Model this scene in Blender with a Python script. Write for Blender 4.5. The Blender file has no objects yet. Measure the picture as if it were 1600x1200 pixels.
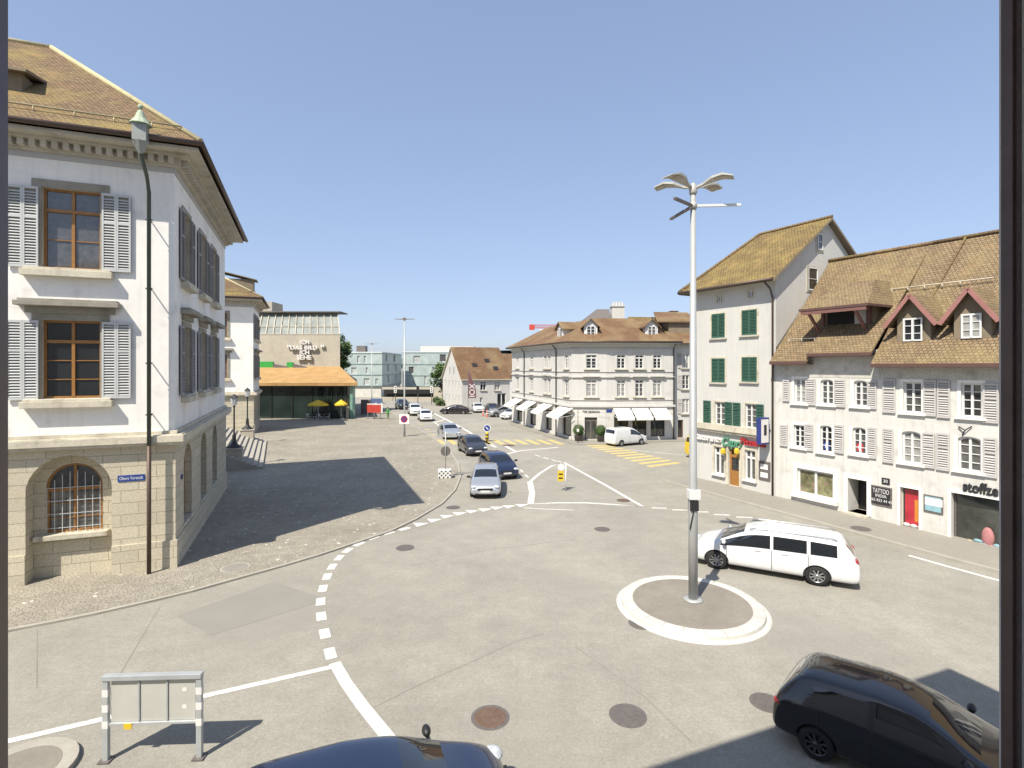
import bpy, bmesh, math, random
from mathutils import Vector, Matrix
random.seed(7)
R = math.radians
SC = bpy.context.scene
COL = SC.collection

# ------------------------------------------------------------------ camera, sky, sun, exposure
H, F, CX, HY = 7.3, 829.0, 800.0, 572.0       # eye height, focal length and horizon of the 1600x1200 photograph
cam = bpy.data.cameras.new('camera'); camo = bpy.data.objects.new('camera', cam); COL.objects.link(camo)
camo.location = (0, 0, H); camo.rotation_euler = (R(90), 0, 0)
cam.sensor_width = 36; cam.lens = 36*F/1600; cam.shift_y = -28/1600
cam.clip_start = .05; cam.clip_end = 9000
SC.camera = camo
SUN_EL = 53.0
SDIR = Vector((-.541*math.cos(R(SUN_EL)), -.841*math.cos(R(SUN_EL)), math.sin(R(SUN_EL))))   # towards the sun
w = bpy.data.worlds.new('World'); SC.world = w; w.use_nodes = True
nt = w.node_tree; nt.nodes.clear()
sky = nt.nodes.new('ShaderNodeTexSky'); sky.sky_type = 'NISHITA'; sky.sun_disc = False
sky.sun_elevation = R(SUN_EL); sky.sun_rotation = math.atan2(SDIR.x, SDIR.y)
sky.altitude = 400; sky.air_density = 1.0; sky.dust_density = 1.3; sky.ozone_density = 1.6
bg = nt.nodes.new('ShaderNodeBackground'); bg.inputs[1].default_value = .15
wo = nt.nodes.new('ShaderNodeOutputWorld')
gm = nt.nodes.new('ShaderNodeGamma'); gm.inputs[1].default_value = .47
tn = nt.nodes.new('ShaderNodeMix'); tn.data_type = 'RGBA'; tn.blend_type = 'MULTIPLY'; tn.inputs[0].default_value = 1; tn.inputs[7].default_value = (1.06, 1.17, 1.42, 1); tn.clamp_result = False
nt.links.new(sky.outputs[0], gm.inputs[0]); nt.links.new(gm.outputs[0], tn.inputs[6]); nt.links.new(tn.outputs[2], bg.inputs[0]); nt.links.new(bg.outputs[0], wo.inputs[0])
sl = bpy.data.lights.new('sun', 'SUN'); sl.energy = 4.0; sl.angle = R(.5); sl.color = (1, .93, .81)
so = bpy.data.objects.new('sun', sl); COL.objects.link(so)
so.rotation_euler = SDIR.to_track_quat('Z', 'Y').to_euler()
SC.view_settings.view_transform = 'Standard'; SC.view_settings.look = 'None'
SC.view_settings.exposure = .92; SC.view_settings.gamma = 1

# ------------------------------------------------------------------ helpers
def G(px, py, z=0.0):
    """the point at height z that the photograph shows at pixel px, py"""
    d = F*(H-z)/(py-HY)
    return Vector(((px-CX)/F*d, d, z))
def GD(px, d):
    return (px-CX)/F*d
def hexc(r, g, b):
    f = lambda c: (c/255/12.92) if c/255 <= .04045 else ((c/255+.055)/1.055)**2.4
    return (f(r), f(g), f(b))

ALB = .82        # one albedo scale for the whole place
def mat(name, col, rough=.7, noise=None, bump=None, metal=0, coat=0, spec=.5, col2=None, emit=0, streak=0):
    col = tuple(c*ALB for c in col)
    if col2 is not None: col2 = (tuple(c*ALB for c in col2[0]),)+tuple(col2[1:])
    m = bpy.data.materials.new(name); m.use_nodes = True
    n = m.node_tree.nodes; l = m.node_tree.links; b = n['Principled BSDF']
    b.inputs['Roughness'].default_value = rough; b.inputs['Metallic'].default_value = metal
    b.inputs['Coat Weight'].default_value = coat; b.inputs['Coat Roughness'].default_value = .04
    b.inputs['Specular IOR Level'].default_value = spec
    b.inputs['Base Color'].default_value = (*col, 1)
    tc = n.new('ShaderNodeTexCoord')
    last = None
    for (sc, amt) in (noise or []):
        t = n.new('ShaderNodeTexNoise'); t.inputs['Scale'].default_value = sc; t.inputs['Detail'].default_value = 6
        l.new(tc.outputs['Object'], t.inputs['Vector'])
        mr = n.new('ShaderNodeMapRange'); mr.inputs['From Min'].default_value = .28; mr.inputs['From Max'].default_value = .72
        mr.inputs['To Min'].default_value = 1-amt; mr.inputs['To Max'].default_value = 1+amt
        l.new(t.outputs['Fac'], mr.inputs['Value'])
        mx = n.new('ShaderNodeMix'); mx.data_type = 'RGBA'; mx.blend_type = 'MULTIPLY'; mx.inputs[0].default_value = 1
        if last is None: mx.inputs[6].default_value = (*col, 1)
        else: l.new(last, mx.inputs[6])
        l.new(mr.outputs[0], mx.inputs[7]); last = mx.outputs[2]
    if col2 is not None:
        c2, sc, lo, hi = col2
        t = n.new('ShaderNodeTexNoise'); t.inputs['Scale'].default_value = sc; t.inputs['Detail'].default_value = 8
        l.new(tc.outputs['Object'], t.inputs['Vector'])
        mr = n.new('ShaderNodeMapRange'); mr.inputs['From Min'].default_value = lo; mr.inputs['From Max'].default_value = hi
        l.new(t.outputs['Fac'], mr.inputs['Value'])
        mx = n.new('ShaderNodeMix'); mx.data_type = 'RGBA'
        l.new(mr.outputs[0], mx.inputs[0])
        if last is None: mx.inputs[6].default_value = (*col, 1)
        else: l.new(last, mx.inputs[6])
        mx.inputs[7].default_value = (*c2, 1); last = mx.outputs[2]
    if streak:
        mp = n.new('ShaderNodeMapping'); mp.inputs['Scale'].default_value = (3.2, 3.2, .16); l.new(tc.outputs['Object'], mp.inputs['Vector'])
        t = n.new('ShaderNodeTexNoise'); t.inputs['Scale'].default_value = 1.6; t.inputs['Detail'].default_value = 7; t.inputs['Roughness'].default_value = .6; l.new(mp.outputs[0], t.inputs['Vector'])
        mr = n.new('ShaderNodeMapRange'); mr.inputs['From Min'].default_value = .5; mr.inputs['From Max'].default_value = .78; mr.inputs['To Min'].default_value = 1; mr.inputs['To Max'].default_value = 1-streak
        l.new(t.outputs['Fac'], mr.inputs['Value']); mx = n.new('ShaderNodeMix'); mx.data_type = 'RGBA'; mx.blend_type = 'MULTIPLY'; mx.inputs[0].default_value = 1
        l.new(last, mx.inputs[6]); l.new(mr.outputs[0], mx.inputs[7]); last = mx.outputs[2]
    if last is not None: l.new(last, b.inputs['Base Color'])
    if bump:
        t = n.new('ShaderNodeTexNoise'); t.inputs['Scale'].default_value = bump[0]; t.inputs['Detail'].default_value = 5
        l.new(tc.outputs['Object'], t.inputs['Vector'])
        bp = n.new('ShaderNodeBump'); bp.inputs['Strength'].default_value = bump[1]; bp.inputs['Distance'].default_value = .02
        l.new(t.outputs['Fac'], bp.inputs['Height']); l.new(bp.outputs[0], b.inputs['Normal'])
    if emit:
        b.inputs['Emission Color'].default_value = (*col, 1); b.inputs['Emission Strength'].default_value = emit
    return m

def brick_mat(name, c1, c2, mortar, bw, bh, ms=.012, rough=.85, moss=None, big=None, bumpd=.03, offset=.5, bias=0, smooth=.1):
    """courses laid in metres along UV: roof tiles, stone blocks, panels"""
    c1, c2, mortar = (tuple(c*ALB for c in q) for q in (c1, c2, mortar)); moss = [(tuple(c*ALB for c in q[0]),)+tuple(q[1:]) for q in (moss or [])]
    m = bpy.data.materials.new(name); m.use_nodes = True
    n = m.node_tree.nodes; l = m.node_tree.links; b = n['Principled BSDF']; b.inputs['Roughness'].default_value = rough
    b.inputs['Specular IOR Level'].default_value = .25
    tc = n.new('ShaderNodeTexCoord'); br = n.new('ShaderNodeTexBrick')
    br.inputs['Scale'].default_value = 1; br.inputs['Brick Width'].default_value = bw; br.inputs['Row Height'].default_value = bh
    br.inputs['Mortar Size'].default_value = ms; br.inputs['Mortar Smooth'].default_value = smooth; br.offset = offset
    br.inputs['Bias'].default_value = bias
    br.inputs['Color1'].default_value = (*c1, 1); br.inputs['Color2'].default_value = (*c2, 1); br.inputs['Mortar'].default_value = (*mortar, 1)
    l.new(tc.outputs['UV'], br.inputs['Vector'])
    last = br.outputs['Color']
    for (c, sc, lo, hi, ma) in (moss or []):
        t = n.new('ShaderNodeTexNoise'); t.inputs['Scale'].default_value = sc; t.inputs['Detail'].default_value = 9; t.inputs['Roughness'].default_value = .68
        l.new(tc.outputs['Object'], t.inputs['Vector'])
        mr = n.new('ShaderNodeMapRange'); mr.inputs['From Min'].default_value = lo; mr.inputs['From Max'].default_value = hi; mr.inputs['To Max'].default_value = ma
        l.new(t.outputs['Fac'], mr.inputs['Value'])
        mx = n.new('ShaderNodeMix'); mx.data_type = 'RGBA'; l.new(mr.outputs[0], mx.inputs[0]); l.new(last, mx.inputs[6])
        mx.inputs[7].default_value = (*c, 1); last = mx.outputs[2]
    t = n.new('ShaderNodeTexNoise'); t.inputs['Scale'].default_value = big or 9; t.inputs['Detail'].default_value = 6
    l.new(tc.outputs['Object'], t.inputs['Vector'])
    mr = n.new('ShaderNodeMapRange'); mr.inputs['From Min'].default_value = .3; mr.inputs['From Max'].default_value = .7
    mr.inputs['To Min'].default_value = .84; mr.inputs['To Max'].default_value = 1.14
    l.new(t.outputs['Fac'], mr.inputs['Value'])
    mx = n.new('ShaderNodeMix'); mx.data_type = 'RGBA'; mx.blend_type = 'MULTIPLY'; mx.inputs[0].default_value = 1
    l.new(last, mx.inputs[6]); l.new(mr.outputs[0], mx.inputs[7]); l.new(mx.outputs[2], b.inputs['Base Color'])
    bp = n.new('ShaderNodeBump'); bp.inputs['Distance'].default_value = bumpd; bp.inputs['Strength'].default_value = .8
    inv = n.new('ShaderNodeMath'); inv.operation = 'SUBTRACT'; inv.inputs[0].default_value = 1; l.new(br.outputs['Fac'], inv.inputs[1])
    l.new(inv.outputs[0], bp.inputs['Height']); l.new(bp.outputs[0], b.inputs['Normal'])
    return m

def cobble_mat(name, c1, c2, joint, sc):
    c1, c2, joint = (tuple(c*ALB for c in q) for q in (c1, c2, joint))
    m = bpy.data.materials.new(name); m.use_nodes = True
    n = m.node_tree.nodes; l = m.node_tree.links; b = n['Principled BSDF']; b.inputs['Roughness'].default_value = .8
    tc = n.new('ShaderNodeTexCoord')
    vo = n.new('ShaderNodeTexVoronoi'); vo.inputs['Scale'].default_value = sc; l.new(tc.outputs['Object'], vo.inputs['Vector'])
    ve = n.new('ShaderNodeTexVoronoi'); ve.feature = 'DISTANCE_TO_EDGE'; ve.inputs['Scale'].default_value = sc; l.new(tc.outputs['Object'], ve.inputs['Vector'])
    sp = n.new('ShaderNodeSeparateColor'); l.new(vo.outputs['Color'], sp.inputs[0])
    mx = n.new('ShaderNodeMix'); mx.data_type = 'RGBA'; l.new(sp.outputs[0], mx.inputs[0])
    mx.inputs[6].default_value = (*c1, 1); mx.inputs[7].default_value = (*c2, 1)
    # a few pale stones
    th = n.new('ShaderNodeMath'); th.operation = 'GREATER_THAN'; th.inputs[1].default_value = .988; l.new(sp.outputs[1], th.inputs[0])
    m3 = n.new('ShaderNodeMix'); m3.data_type = 'RGBA'; l.new(th.outputs[0], m3.inputs[0]); l.new(mx.outputs[2], m3.inputs[6]); m3.inputs[7].default_value = (.52, .49, .42, 1)
    mr = n.new('ShaderNodeMapRange'); mr.inputs['From Max'].default_value = .09; l.new(ve.outputs['Distance'], mr.inputs['Value'])
    m2 = n.new('ShaderNodeMix'); m2.data_type = 'RGBA'; l.new(mr.outputs[0], m2.inputs[0]); m2.inputs[6].default_value = (*joint, 1); l.new(m3.outputs[2], m2.inputs[7])
    last = m2.outputs[2]
    for s2, a in ((.35, .13), (2.2, .1)):
        t = n.new('ShaderNodeTexNoise'); t.inputs['Scale'].default_value = s2; t.inputs['Detail'].default_value = 5; l.new(tc.outputs['Object'], t.inputs['Vector'])
        r2 = n.new('ShaderNodeMapRange'); r2.inputs['From Min'].default_value = .3; r2.inputs['From Max'].default_value = .7; r2.inputs['To Min'].default_value = 1-a; r2.inputs['To Max'].default_value = 1+a
        l.new(t.outputs['Fac'], r2.inputs['Value'])
        m4 = n.new('ShaderNodeMix'); m4.data_type = 'RGBA'; m4.blend_type = 'MULTIPLY'; m4.inputs[0].default_value = 1; l.new(last, m4.inputs[6]); l.new(r2.outputs[0], m4.inputs[7]); last = m4.outputs[2]
    l.new(last, b.inputs['Base Color'])
    bp = n.new('ShaderNodeBump'); bp.inputs['Distance'].default_value = .02; bp.inputs['Strength'].default_value = .7
    l.new(mr.outputs[0], bp.inputs['Height']); l.new(bp.outputs[0], b.inputs['Normal'])
    return m

class MB:
    """collects faces; build() links them as ONE mesh object"""
    def __init__(s): s.v = []; s.f = []; s.m = []; s.sm = []
    def poly(s, pts, m=0, smooth=False):
        i = len(s.v); s.v += [tuple(p) for p in pts]; s.f.append(list(range(i, i+len(pts)))); s.m.append(m); s.sm.append(smooth)
    def hexa(s, p, m=0):
        i = len(s.v); s.v += [tuple(q) for q in p]
        for q in ((0, 3, 2, 1), (4, 5, 6, 7), (0, 1, 5, 4), (1, 2, 6, 5), (2, 3, 7, 6), (3, 0, 4, 7)):
            s.f.append([i+k for k in q]); s.m.append(m); s.sm.append(False)
    def box(s, x0, x1, y0, y1, z0, z1, m=0):
        s.hexa([(x0, y0, z0), (x1, y0, z0), (x1, y1, z0), (x0, y1, z0), (x0, y0, z1), (x1, y0, z1), (x1, y1, z1), (x0, y1, z1)], m)
    def bar(s, a, b, wd, ht=None, m=0, up=(0, 0, 1)):
        a = Vector(a); b = Vector(b); ht = ht or wd; d = (b-a).normalized(); up = Vector(up)
        if abs(d.dot(up)) > .98: up = Vector((0, 1, 0))
        x = d.cross(up).normalized()*wd/2; z = x.cross(d).normalized()*ht/2
        s.hexa([a-x-z, a+x-z, b+x-z, b-x-z, a-x+z, a+x+z, b+x+z, b-x+z], m)
    def prism(s, poly, z0, z1, m=0, mtop=None):
        n = len(poly)
        s.poly([(p[0], p[1], z1) for p in poly], m if mtop is None else mtop)
        s.poly([(p[0], p[1], z0) for p in reversed(poly)], m)
        for i in range(n):
            a, b = poly[i], poly[(i+1) % n]
            s.poly([(a[0], a[1], z0), (b[0], b[1], z0), (b[0], b[1], z1), (a[0], a[1], z1)], m)
    def slab(s, pts, th, m=0, mside=None):
        """a polygon in space given thickness downwards"""
        q = [Vector(p) for p in pts]; lo = [p-Vector((0, 0, th)) for p in q]; ms = m if mside is None else mside
        s.poly(q, m); s.poly(list(reversed(lo)), ms)
        for i in range(len(q)):
            j = (i+1) % len(q); s.poly([q[i], lo[i], lo[j], q[j]], ms)
    def tube(s, pts, r, n=10, m=0, cap=True):
        pts = [Vector(p) for p in pts]; rs = r if isinstance(r, (list, tuple)) else [r]*len(pts)
        i0 = len(s.v)
        for k, p in enumerate(pts):
            d = (pts[min(k+1, len(pts)-1)]-pts[max(k-1, 0)]).normalized()
            u = d.cross(Vector((0, 0, 1)) if abs(d.z) < .95 else Vector((1, 0, 0))).normalized(); v = u.cross(d)
            for a in range(n):
                t = 2*math.pi*a/n; s.v.append(tuple(p+(u*math.cos(t)+v*math.sin(t))*rs[k]))
        for k in range(len(pts)-1):
            for a in range(n):
                b = (a+1) % n
                s.f.append([i0+k*n+a, i0+k*n+b, i0+(k+1)*n+b, i0+(k+1)*n+a]); s.m.append(m); s.sm.append(True)
        if cap:
            s.f.append([i0+a for a in range(n)]); s.m.append(m); s.sm.append(False)
            s.f.append([i0+(len(pts)-1)*n+a for a in range(n)]); s.m.append(m); s.sm.append(False)
    def lathe(s, prof, n=20, m=0, c=(0, 0, 0), axis='z', smooth=True, cap=True):
        i0 = len(s.v)
        for (r, h) in prof:
            for a in range(n):
                t = 2*math.pi*a/n; x, y = r*math.cos(t), r*math.sin(t)
                p = (x, y, h) if axis == 'z' else ((x, h, y) if axis == 'y' else (h, x, y))
                s.v.append((p[0]+c[0], p[1]+c[1], p[2]+c[2]))
        for k in range(len(prof)-1):
            for a in range(n):
                b = (a+1) % n
                s.f.append([i0+k*n+a, i0+k*n+b, i0+(k+1)*n+b, i0+(k+1)*n+a]); s.m.append(m); s.sm.append(smooth)
        for k in (0, len(prof)-1):
            if cap and prof[k][0] > 1e-4: s.f.append([i0+k*n+a for a in range(n)]); s.m.append(m); s.sm.append(False)
    def ell(s, c, r, n=14, k=8, m=0, rz=0):
        i0 = len(s.v); cr, sr = math.cos(rz), math.sin(rz)
        for j in range(k+1):
            ph = math.pi*j/k
            for a in range(n):
                t = 2*math.pi*a/n; x, y, z = r[0]*math.sin(ph)*math.cos(t), r[1]*math.sin(ph)*math.sin(t), r[2]*math.cos(ph)
                s.v.append((c[0]+x*cr-y*sr, c[1]+x*sr+y*cr, c[2]+z))
        for j in range(k):
            for a in range(n):
                b = (a+1) % n; s.f.append([i0+j*n+a, i0+j*n+b, i0+(j+1)*n+b, i0+(j+1)*n+a]); s.m.append(m); s.sm.append(True)
    def build(s, name, mats, parent=None, bevel=0, recalc=True):
        me = bpy.data.meshes.new(name); me.from_pydata(s.v, [], s.f)
        for x in (mats if isinstance(mats, (list, tuple)) else [mats]): me.materials.append(x)
        me.polygons.foreach_set('material_index', s.m); me.polygons.foreach_set('use_smooth', s.sm)
        bm = bmesh.new(); bm.from_mesh(me)
        bmesh.ops.remove_doubles(bm, verts=bm.verts, dist=1e-5)
        if recalc: bmesh.ops.recalc_face_normals(bm, faces=bm.faces)
        if bevel:
            es = [e for e in bm.edges if len(e.link_faces) == 2 and e.calc_face_angle(0) > .6]
            bmesh.ops.bevel(bm, geom=es, offset=bevel, segments=2, profile=.5, affect='EDGES')
        uv = bm.loops.layers.uv.new('UVMap')
        for f in bm.faces:
            n = f.normal
            h = Vector((-n.y, n.x, 0)) if abs(n.z) < .999 else Vector((1, 0, 0))
            h.normalize(); v = n.cross(h)
            if v.z < 0: v = -v
            for lp in f.loops:
                p = lp.vert.co; lp[uv].uv = (p.dot(h), p.dot(v))
        bm.to_mesh(me); bm.free()
        o = bpy.data.objects.new(name, me); COL.objects.link(o)
        if parent is not None: o.parent = parent
        return o

def tag(o, label, cat, group=None, kind=None):
    if label: o['label'] = label
    if cat: o['category'] = cat
    if group: o['group'] = group
    if kind: o['kind'] = kind
    return o
def empty(name, x, y, rot=0, z=0, label=None, cat=None, group=None):
    o = bpy.data.objects.new(name, None); COL.objects.link(o); o.location = (x, y, z); o.rotation_euler = (0, 0, rot); o.empty_display_size = .3
    return tag(o, label, cat, group)
def structure(o): o['kind'] = 'structure'; return o

class Panel:
    """a wall plane of a building: u runs left to right seen from outside, w outward, z up; px() reads the photograph"""
    def __init__(s, root, p0, d):
        s.root = root; s.p0 = Vector((p0[0], p0[1])); s.d = Vector(d).normalized(); s.n = Vector((s.d.y, -s.d.x))
        a = root.rotation_euler[2]; c, q = math.cos(a), math.sin(a); rot = lambda v: Vector((c*v.x-q*v.y, q*v.x+c*v.y))
        s.wp = rot(s.p0)+Vector((root.location.x, root.location.y)); s.wd = rot(s.d)
    def P(s, u, w, z):
        q = s.p0+s.d*u+s.n*w; return Vector((q.x, q.y, z))
    def px(s, x, y=HY):
        a = (x-CX)/F; u = (a*s.wp.y-s.wp.x)/(s.wd.x-a*s.wd.y); d = s.wp.y+u*s.wd.y
        return u, H-(y-HY)/F*d
    def rect(s, x0, y0, x1, y1):
        u0, u1 = s.px(x0)[0], s.px(x1)[0]; xm = (x0+x1)/2
        return min(u0, u1), max(u0, u1), s.px(xm, y1)[1], s.px(xm, y0)[1]
    def box(s, mb, u0, u1, w0, w1, z0, z1, m=0):
        P = s.P
        mb.hexa([P(u0, w1, z0), P(u1, w1, z0), P(u1, w0, z0), P(u0, w0, z0), P(u0, w1, z1), P(u1, w1, z1), P(u1, w0, z1), P(u0, w0, z1)], m)
    def wall(s, mb, u0, u1, z0, z1, ops=(), m=0, w=0, mrev=None, depth=.2):
        ops = [o for o in ops if o['u1'] > u0 and o['u0'] < u1 and o['z1'] > z0 and o['z0'] < z1]
        us = sorted({u0, u1, *[min(max(v, u0), u1) for o in ops for v in (o['u0'], o['u1'])]})
        zs = sorted({z0, z1, *[min(max(v, z0), z1) for o in ops for v in (o['z0'], o['z1'])]})
        for i in range(len(us)-1):
            for j in range(len(zs)-1):
                uc, zc = (us[i]+us[i+1])/2, (zs[j]+zs[j+1])/2
                if any(o['u0'] < uc < o['u1'] and o['z0'] < zc < o['z1'] for o in ops): continue
                mb.poly([s.P(us[i], w, zs[j]), s.P(us[i+1], w, zs[j]), s.P(us[i+1], w, zs[j+1]), s.P(us[i], w, zs[j+1])], m)
        mr = m if mrev is None else mrev
        for o in ops:
            pr = outline(o); dp = o.get('depth', depth)
            if o.get('arch'):
                k = len(pr)
                for i in range(2, k-1):
                    a, b = pr[i], pr[i+1]
                    cu = o['u1'] if (a[0]+b[0])/2 > (o['u0']+o['u1'])/2 else o['u0']
                    mb.poly([s.P(cu, w, o['z1']), s.P(a[0], w, a[1]), s.P(b[0], w, b[1])], m)
            for i in range(len(pr)):
                a, b = pr[i], pr[(i+1) % len(pr)]
                mb.poly([s.P(a[0], w, a[1]), s.P(b[0], w, b[1]), s.P(b[0], w-dp, b[1]), s.P(a[0], w-dp, a[1])], mr)

def outline(o, inset=0):
    u0, u1, z0, z1 = o['u0']+inset, o['u1']-inset, o['z0']+inset, o['z1']-inset
    if not o.get('arch'): return [(u0, z0), (u1, z0), (u1, z1), (u0, z1)]
    r = (u1-u0)/2; c = (u0+u1)/2; rise = o.get('rise', r); zs = z1-rise
    pts = [(u0, z0), (u1, z0)]
    for k in range(17):
        t = math.pi*k/16; pts.append((c+r*math.cos(t), zs+rise*math.sin(t)))
    return pts
def op(r, **k):
    return dict(u0=r[0], u1=r[1], z0=r[2], z1=r[3], **k)

rng = random.Random(11)
def window(P, parent, o, fm, pm, depth=.16, fw=.07, cols=2, rows=3, transom=None, w=0, bar=.03, name='window'):
    """frame with glazing bars; the panes are its child"""
    mb = MB(); w1, w0 = w-depth+.05, w-depth-.03
    u0, u1, z0, z1 = o['u0'], o['u1'], o['z0'], o['z1']
    pr = outline(o); inn = outline(o, fw)
    for i in range(len(pr)):
        j = (i+1) % len(pr); a, b, c, d = pr[i], pr[j], inn[j], inn[i]
        mb.poly([P.P(a[0], w1, a[1]), P.P(b[0], w1, b[1]), P.P(c[0], w1, c[1]), P.P(d[0], w1, d[1])])
        mb.poly([P.P(d[0], w1, d[1]), P.P(c[0], w1, c[1]), P.P(c[0], w0, c[1]), P.P(d[0], w0, d[1])])
    zt = z1 if transom is None else z0+(z1-z0)*transom
    top = z1-fw*.5
    for k in range(1, cols):
        u = u0+(u1-u0)*k/cols; P.box(mb, u-fw*.6, u+fw*.6, w0, w1+.012, z0+fw*.5, top)
    if transom is not None: P.box(mb, u0+fw*.5, u1-fw*.5, w0, w1+.02, zt-fw*.7, zt+fw*.7)
    for k in range(1, rows):
        z = z0+(zt-z0)*k/rows; P.box(mb, u0+fw*.5, u1-fw*.5, w0+.02, w1-.012, z-bar/2, z+bar/2)
    f = mb.build(name, fm, parent)
    if pm is GLASS and rng.random() < .3: pm = rng.choice((GLASS_CURTAIN, GLASS_ROOM))
    pb = MB(); pb.poly([P.P(a, w-depth, b) for a, b in outline(o, fw*.4)]); pb.build('pane', pm, f)
    return f
def surround(P, parent, o, m, wd=.16, th=.04, w=0, top=True, bottom=False):
    mb = MB(); u0, u1, z0, z1 = o['u0'], o['u1'], o['z0'], o['z1']
    P.box(mb, u0-wd, u0, w, w+th, z0, z1); P.box(mb, u1, u1+wd, w, w+th, z0, z1)
    if top: P.box(mb, u0-wd, u1+wd, w, w+th, z1, z1+wd)
    if bottom: P.box(mb, u0-wd, u1+wd, w, w+th, z0-wd, z0)
    return mb.build('surround', m, parent)
def sill(P, parent, o, m, ext=.12, h=.1, out=.16, w=0, bev=0):
    mb = MB(); P.box(mb, o['u0']-ext, o['u1']+ext, w-.02, w+out, o['z0']-h, o['z0']-.004); return mb.build('sill', m, parent, bevel=bev)
def shutter(P, parent, u0, u1, z0, z1, m, w=.03, pitch=.09, th=.045, mid=True, leaves=1):
    mb = MB(); fr = .055
    for k in range(leaves):
        a = u0+(u1-u0)*k/leaves; b = u0+(u1-u0)*(k+1)/leaves-.006*(leaves > 1)
        P.box(mb, a, a+fr, w, w+th, z0, z1); P.box(mb, b-fr, b, w, w+th, z0, z1)
        rails = [(z0, z0+fr*1.5), (z1-fr*1.5, z1)]
        if mid: zm = z0+(z1-z0)*.62; rails.append((zm-fr*.7, zm+fr*.7))
        for (c, d) in rails: P.box(mb, a+fr, b-fr, w+.002, w+th-.002, c, d)
        z = z0+fr*1.5+pitch*.4
        while z < z1-fr*1.5-pitch*.3:
            if not (mid and abs(z-zm) < fr*.7+pitch*.3):
                q = pitch*.3
                mb.hexa([P.P(a+fr, w+th-.004, z-q), P.P(b-fr, w+th-.004, z-q), P.P(b-fr, w+.004, z+q-.02), P.P(a+fr, w+.004, z+q-.02),
                         P.P(a+fr, w+th-.004, z-q+.02), P.P(b-fr, w+th-.004, z-q+.02), P.P(b-fr, w+.004, z+q), P.P(a+fr, w+.004, z+q)])
            z += pitch
        mb2 = None
    back = MB()
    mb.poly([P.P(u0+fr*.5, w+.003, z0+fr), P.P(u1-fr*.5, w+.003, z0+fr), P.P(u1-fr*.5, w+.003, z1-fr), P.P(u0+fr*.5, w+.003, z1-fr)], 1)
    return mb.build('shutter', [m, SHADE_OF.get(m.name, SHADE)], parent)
def text(P, parent, s, u, z, size, m, w=.02, ext=.01, name='lettering', align='CENTER', sx=1, shear=0, bold=0, label=None, cat=None):
    c = bpy.data.curves.new(name, 'FONT'); c.body = s; c.size = size; c.extrude = ext; c.align_x = align; c.align_y = 'CENTER'; c.shear = shear; c.offset = bold
    c.space_line = .95
    t = bpy.data.objects.new(name+'_src', c); COL.objects.link(t); bpy.context.view_layer.update()
    me = bpy.data.meshes.new_from_object(t.evaluated_get(bpy.context.evaluated_depsgraph_get())); bpy.data.objects.remove(t)
    me.materials.clear(); me.materials.append(m)
    o = bpy.data.objects.new(name, me); COL.objects.link(o); o.parent = parent
    d = Vector((P.d.x, P.d.y, 0)); n = Vector((P.n.x, P.n.y, 0))
    mm = Matrix((d*sx, Vector((0, 0, 1)), n)).transposed().to_4x4(); mm.translation = P.P(u, w, z); o.matrix_local = mm
    return o

def offset_poly(pts, r):
    n = len(pts); out = []
    for i in range(n):
        a, b, c = Vector(pts[i-1]), Vector(pts[i]), Vector(pts[(i+1) % n])
        d1, d2 = (b-a).normalized(), (c-b).normalized(); n1, n2 = Vector((d1.y, -d1.x)), Vector((d2.y, -d2.x))
        k = r/(1+n1.dot(n2)); out.append(b+(n1+n2)*k)
    return out
def ribbon(mb, pts, wd, z0, z1=None, m=0, closed=False):
    pts = [Vector((p[0], p[1])) for p in pts]; n = len(pts); L = []; Rr = []
    for i in range(n):
        if closed: a, b = pts[i-1], pts[(i+1) % n]
        else: a, b = pts[max(i-1, 0)], pts[min(i+1, n-1)]
        d = (b-a).normalized(); q = Vector((-d.y, d.x))*wd/2; L.append(pts[i]+q); Rr.append(pts[i]-q)
    for i in range(n if closed else n-1):
        j = (i+1) % n
        if z1 is None: mb.poly([(*Rr[i], z0), (*Rr[j], z0), (*L[j], z0), (*L[i], z0)], m)
        else: mb.hexa([(*Rr[i], z0), (*Rr[j], z0), (*L[j], z0), (*L[i], z0), (*Rr[i], z1), (*Rr[j], z1), (*L[j], z1), (*L[i], z1)], m)

# ------------------------------------------------------------------ materials
PLASTER_MID = mat('aged_white_plaster', (.63, .62, .59), .85, [(.7, .05), (6, .03)], (40, .15), col2=((.52, .505, .47), .9, .56, .8), streak=0.13)
PLASTER = mat('white_plaster', (.96, .935, .88), .85, [(.7, .05), (6, .03)], (40, .15), col2=((.60, .585, .55), .9, .56, .8), streak=0.10)
PLASTER_OLD = mat('old_plaster', (.70, .685, .64), .9, [(.9, .06), (7, .05)], (22, .3), col2=((.56, .54, .49), 1.6, .55, .74), streak=0.17)
ROUGHCAST = mat('roughcast', (.62, .60, .54), .95, [(1.0, .1), (14, .14)], (26, .7), col2=((.42, .40, .36), 2.2, .52, .72), streak=0.15)
CREAM = mat('cream_plaster', (.62, .61, .57), .85, [(.8, .05), (6, .03)], (35, .2), col2=((.60, .57, .48), .8, .58, .8), streak=0.12)
FRIEZE = mat('grey_frieze', (.50, .49, .47), .85, [(2, .06)])
STONE_GREY = mat('weathered_stone', (.34, .315, .26), .85, [(1.5, .12), (12, .08)], (30, .25), col2=((.25, .23, .18), 1.7, .5, .7))
TRIM = mat('sandstone_trim', (.56, .52, .43), .85, [(1.5, .12), (12, .08)], (30, .25), col2=((.38, .345, .27), 1.7, .55, .75), streak=0.12)
LIMESTONE = brick_mat('limestone_block', (.66, .60, .46), (.57, .52, .40), (.36, .32, .24), 1.05, .42, .008, .88,
                      moss=[((.60, .44, .20), .8, .60, .78, .55), ((.34, .30, .23), 2.2, .58, .75, .55)], big=16, bumpd=.02)
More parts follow.
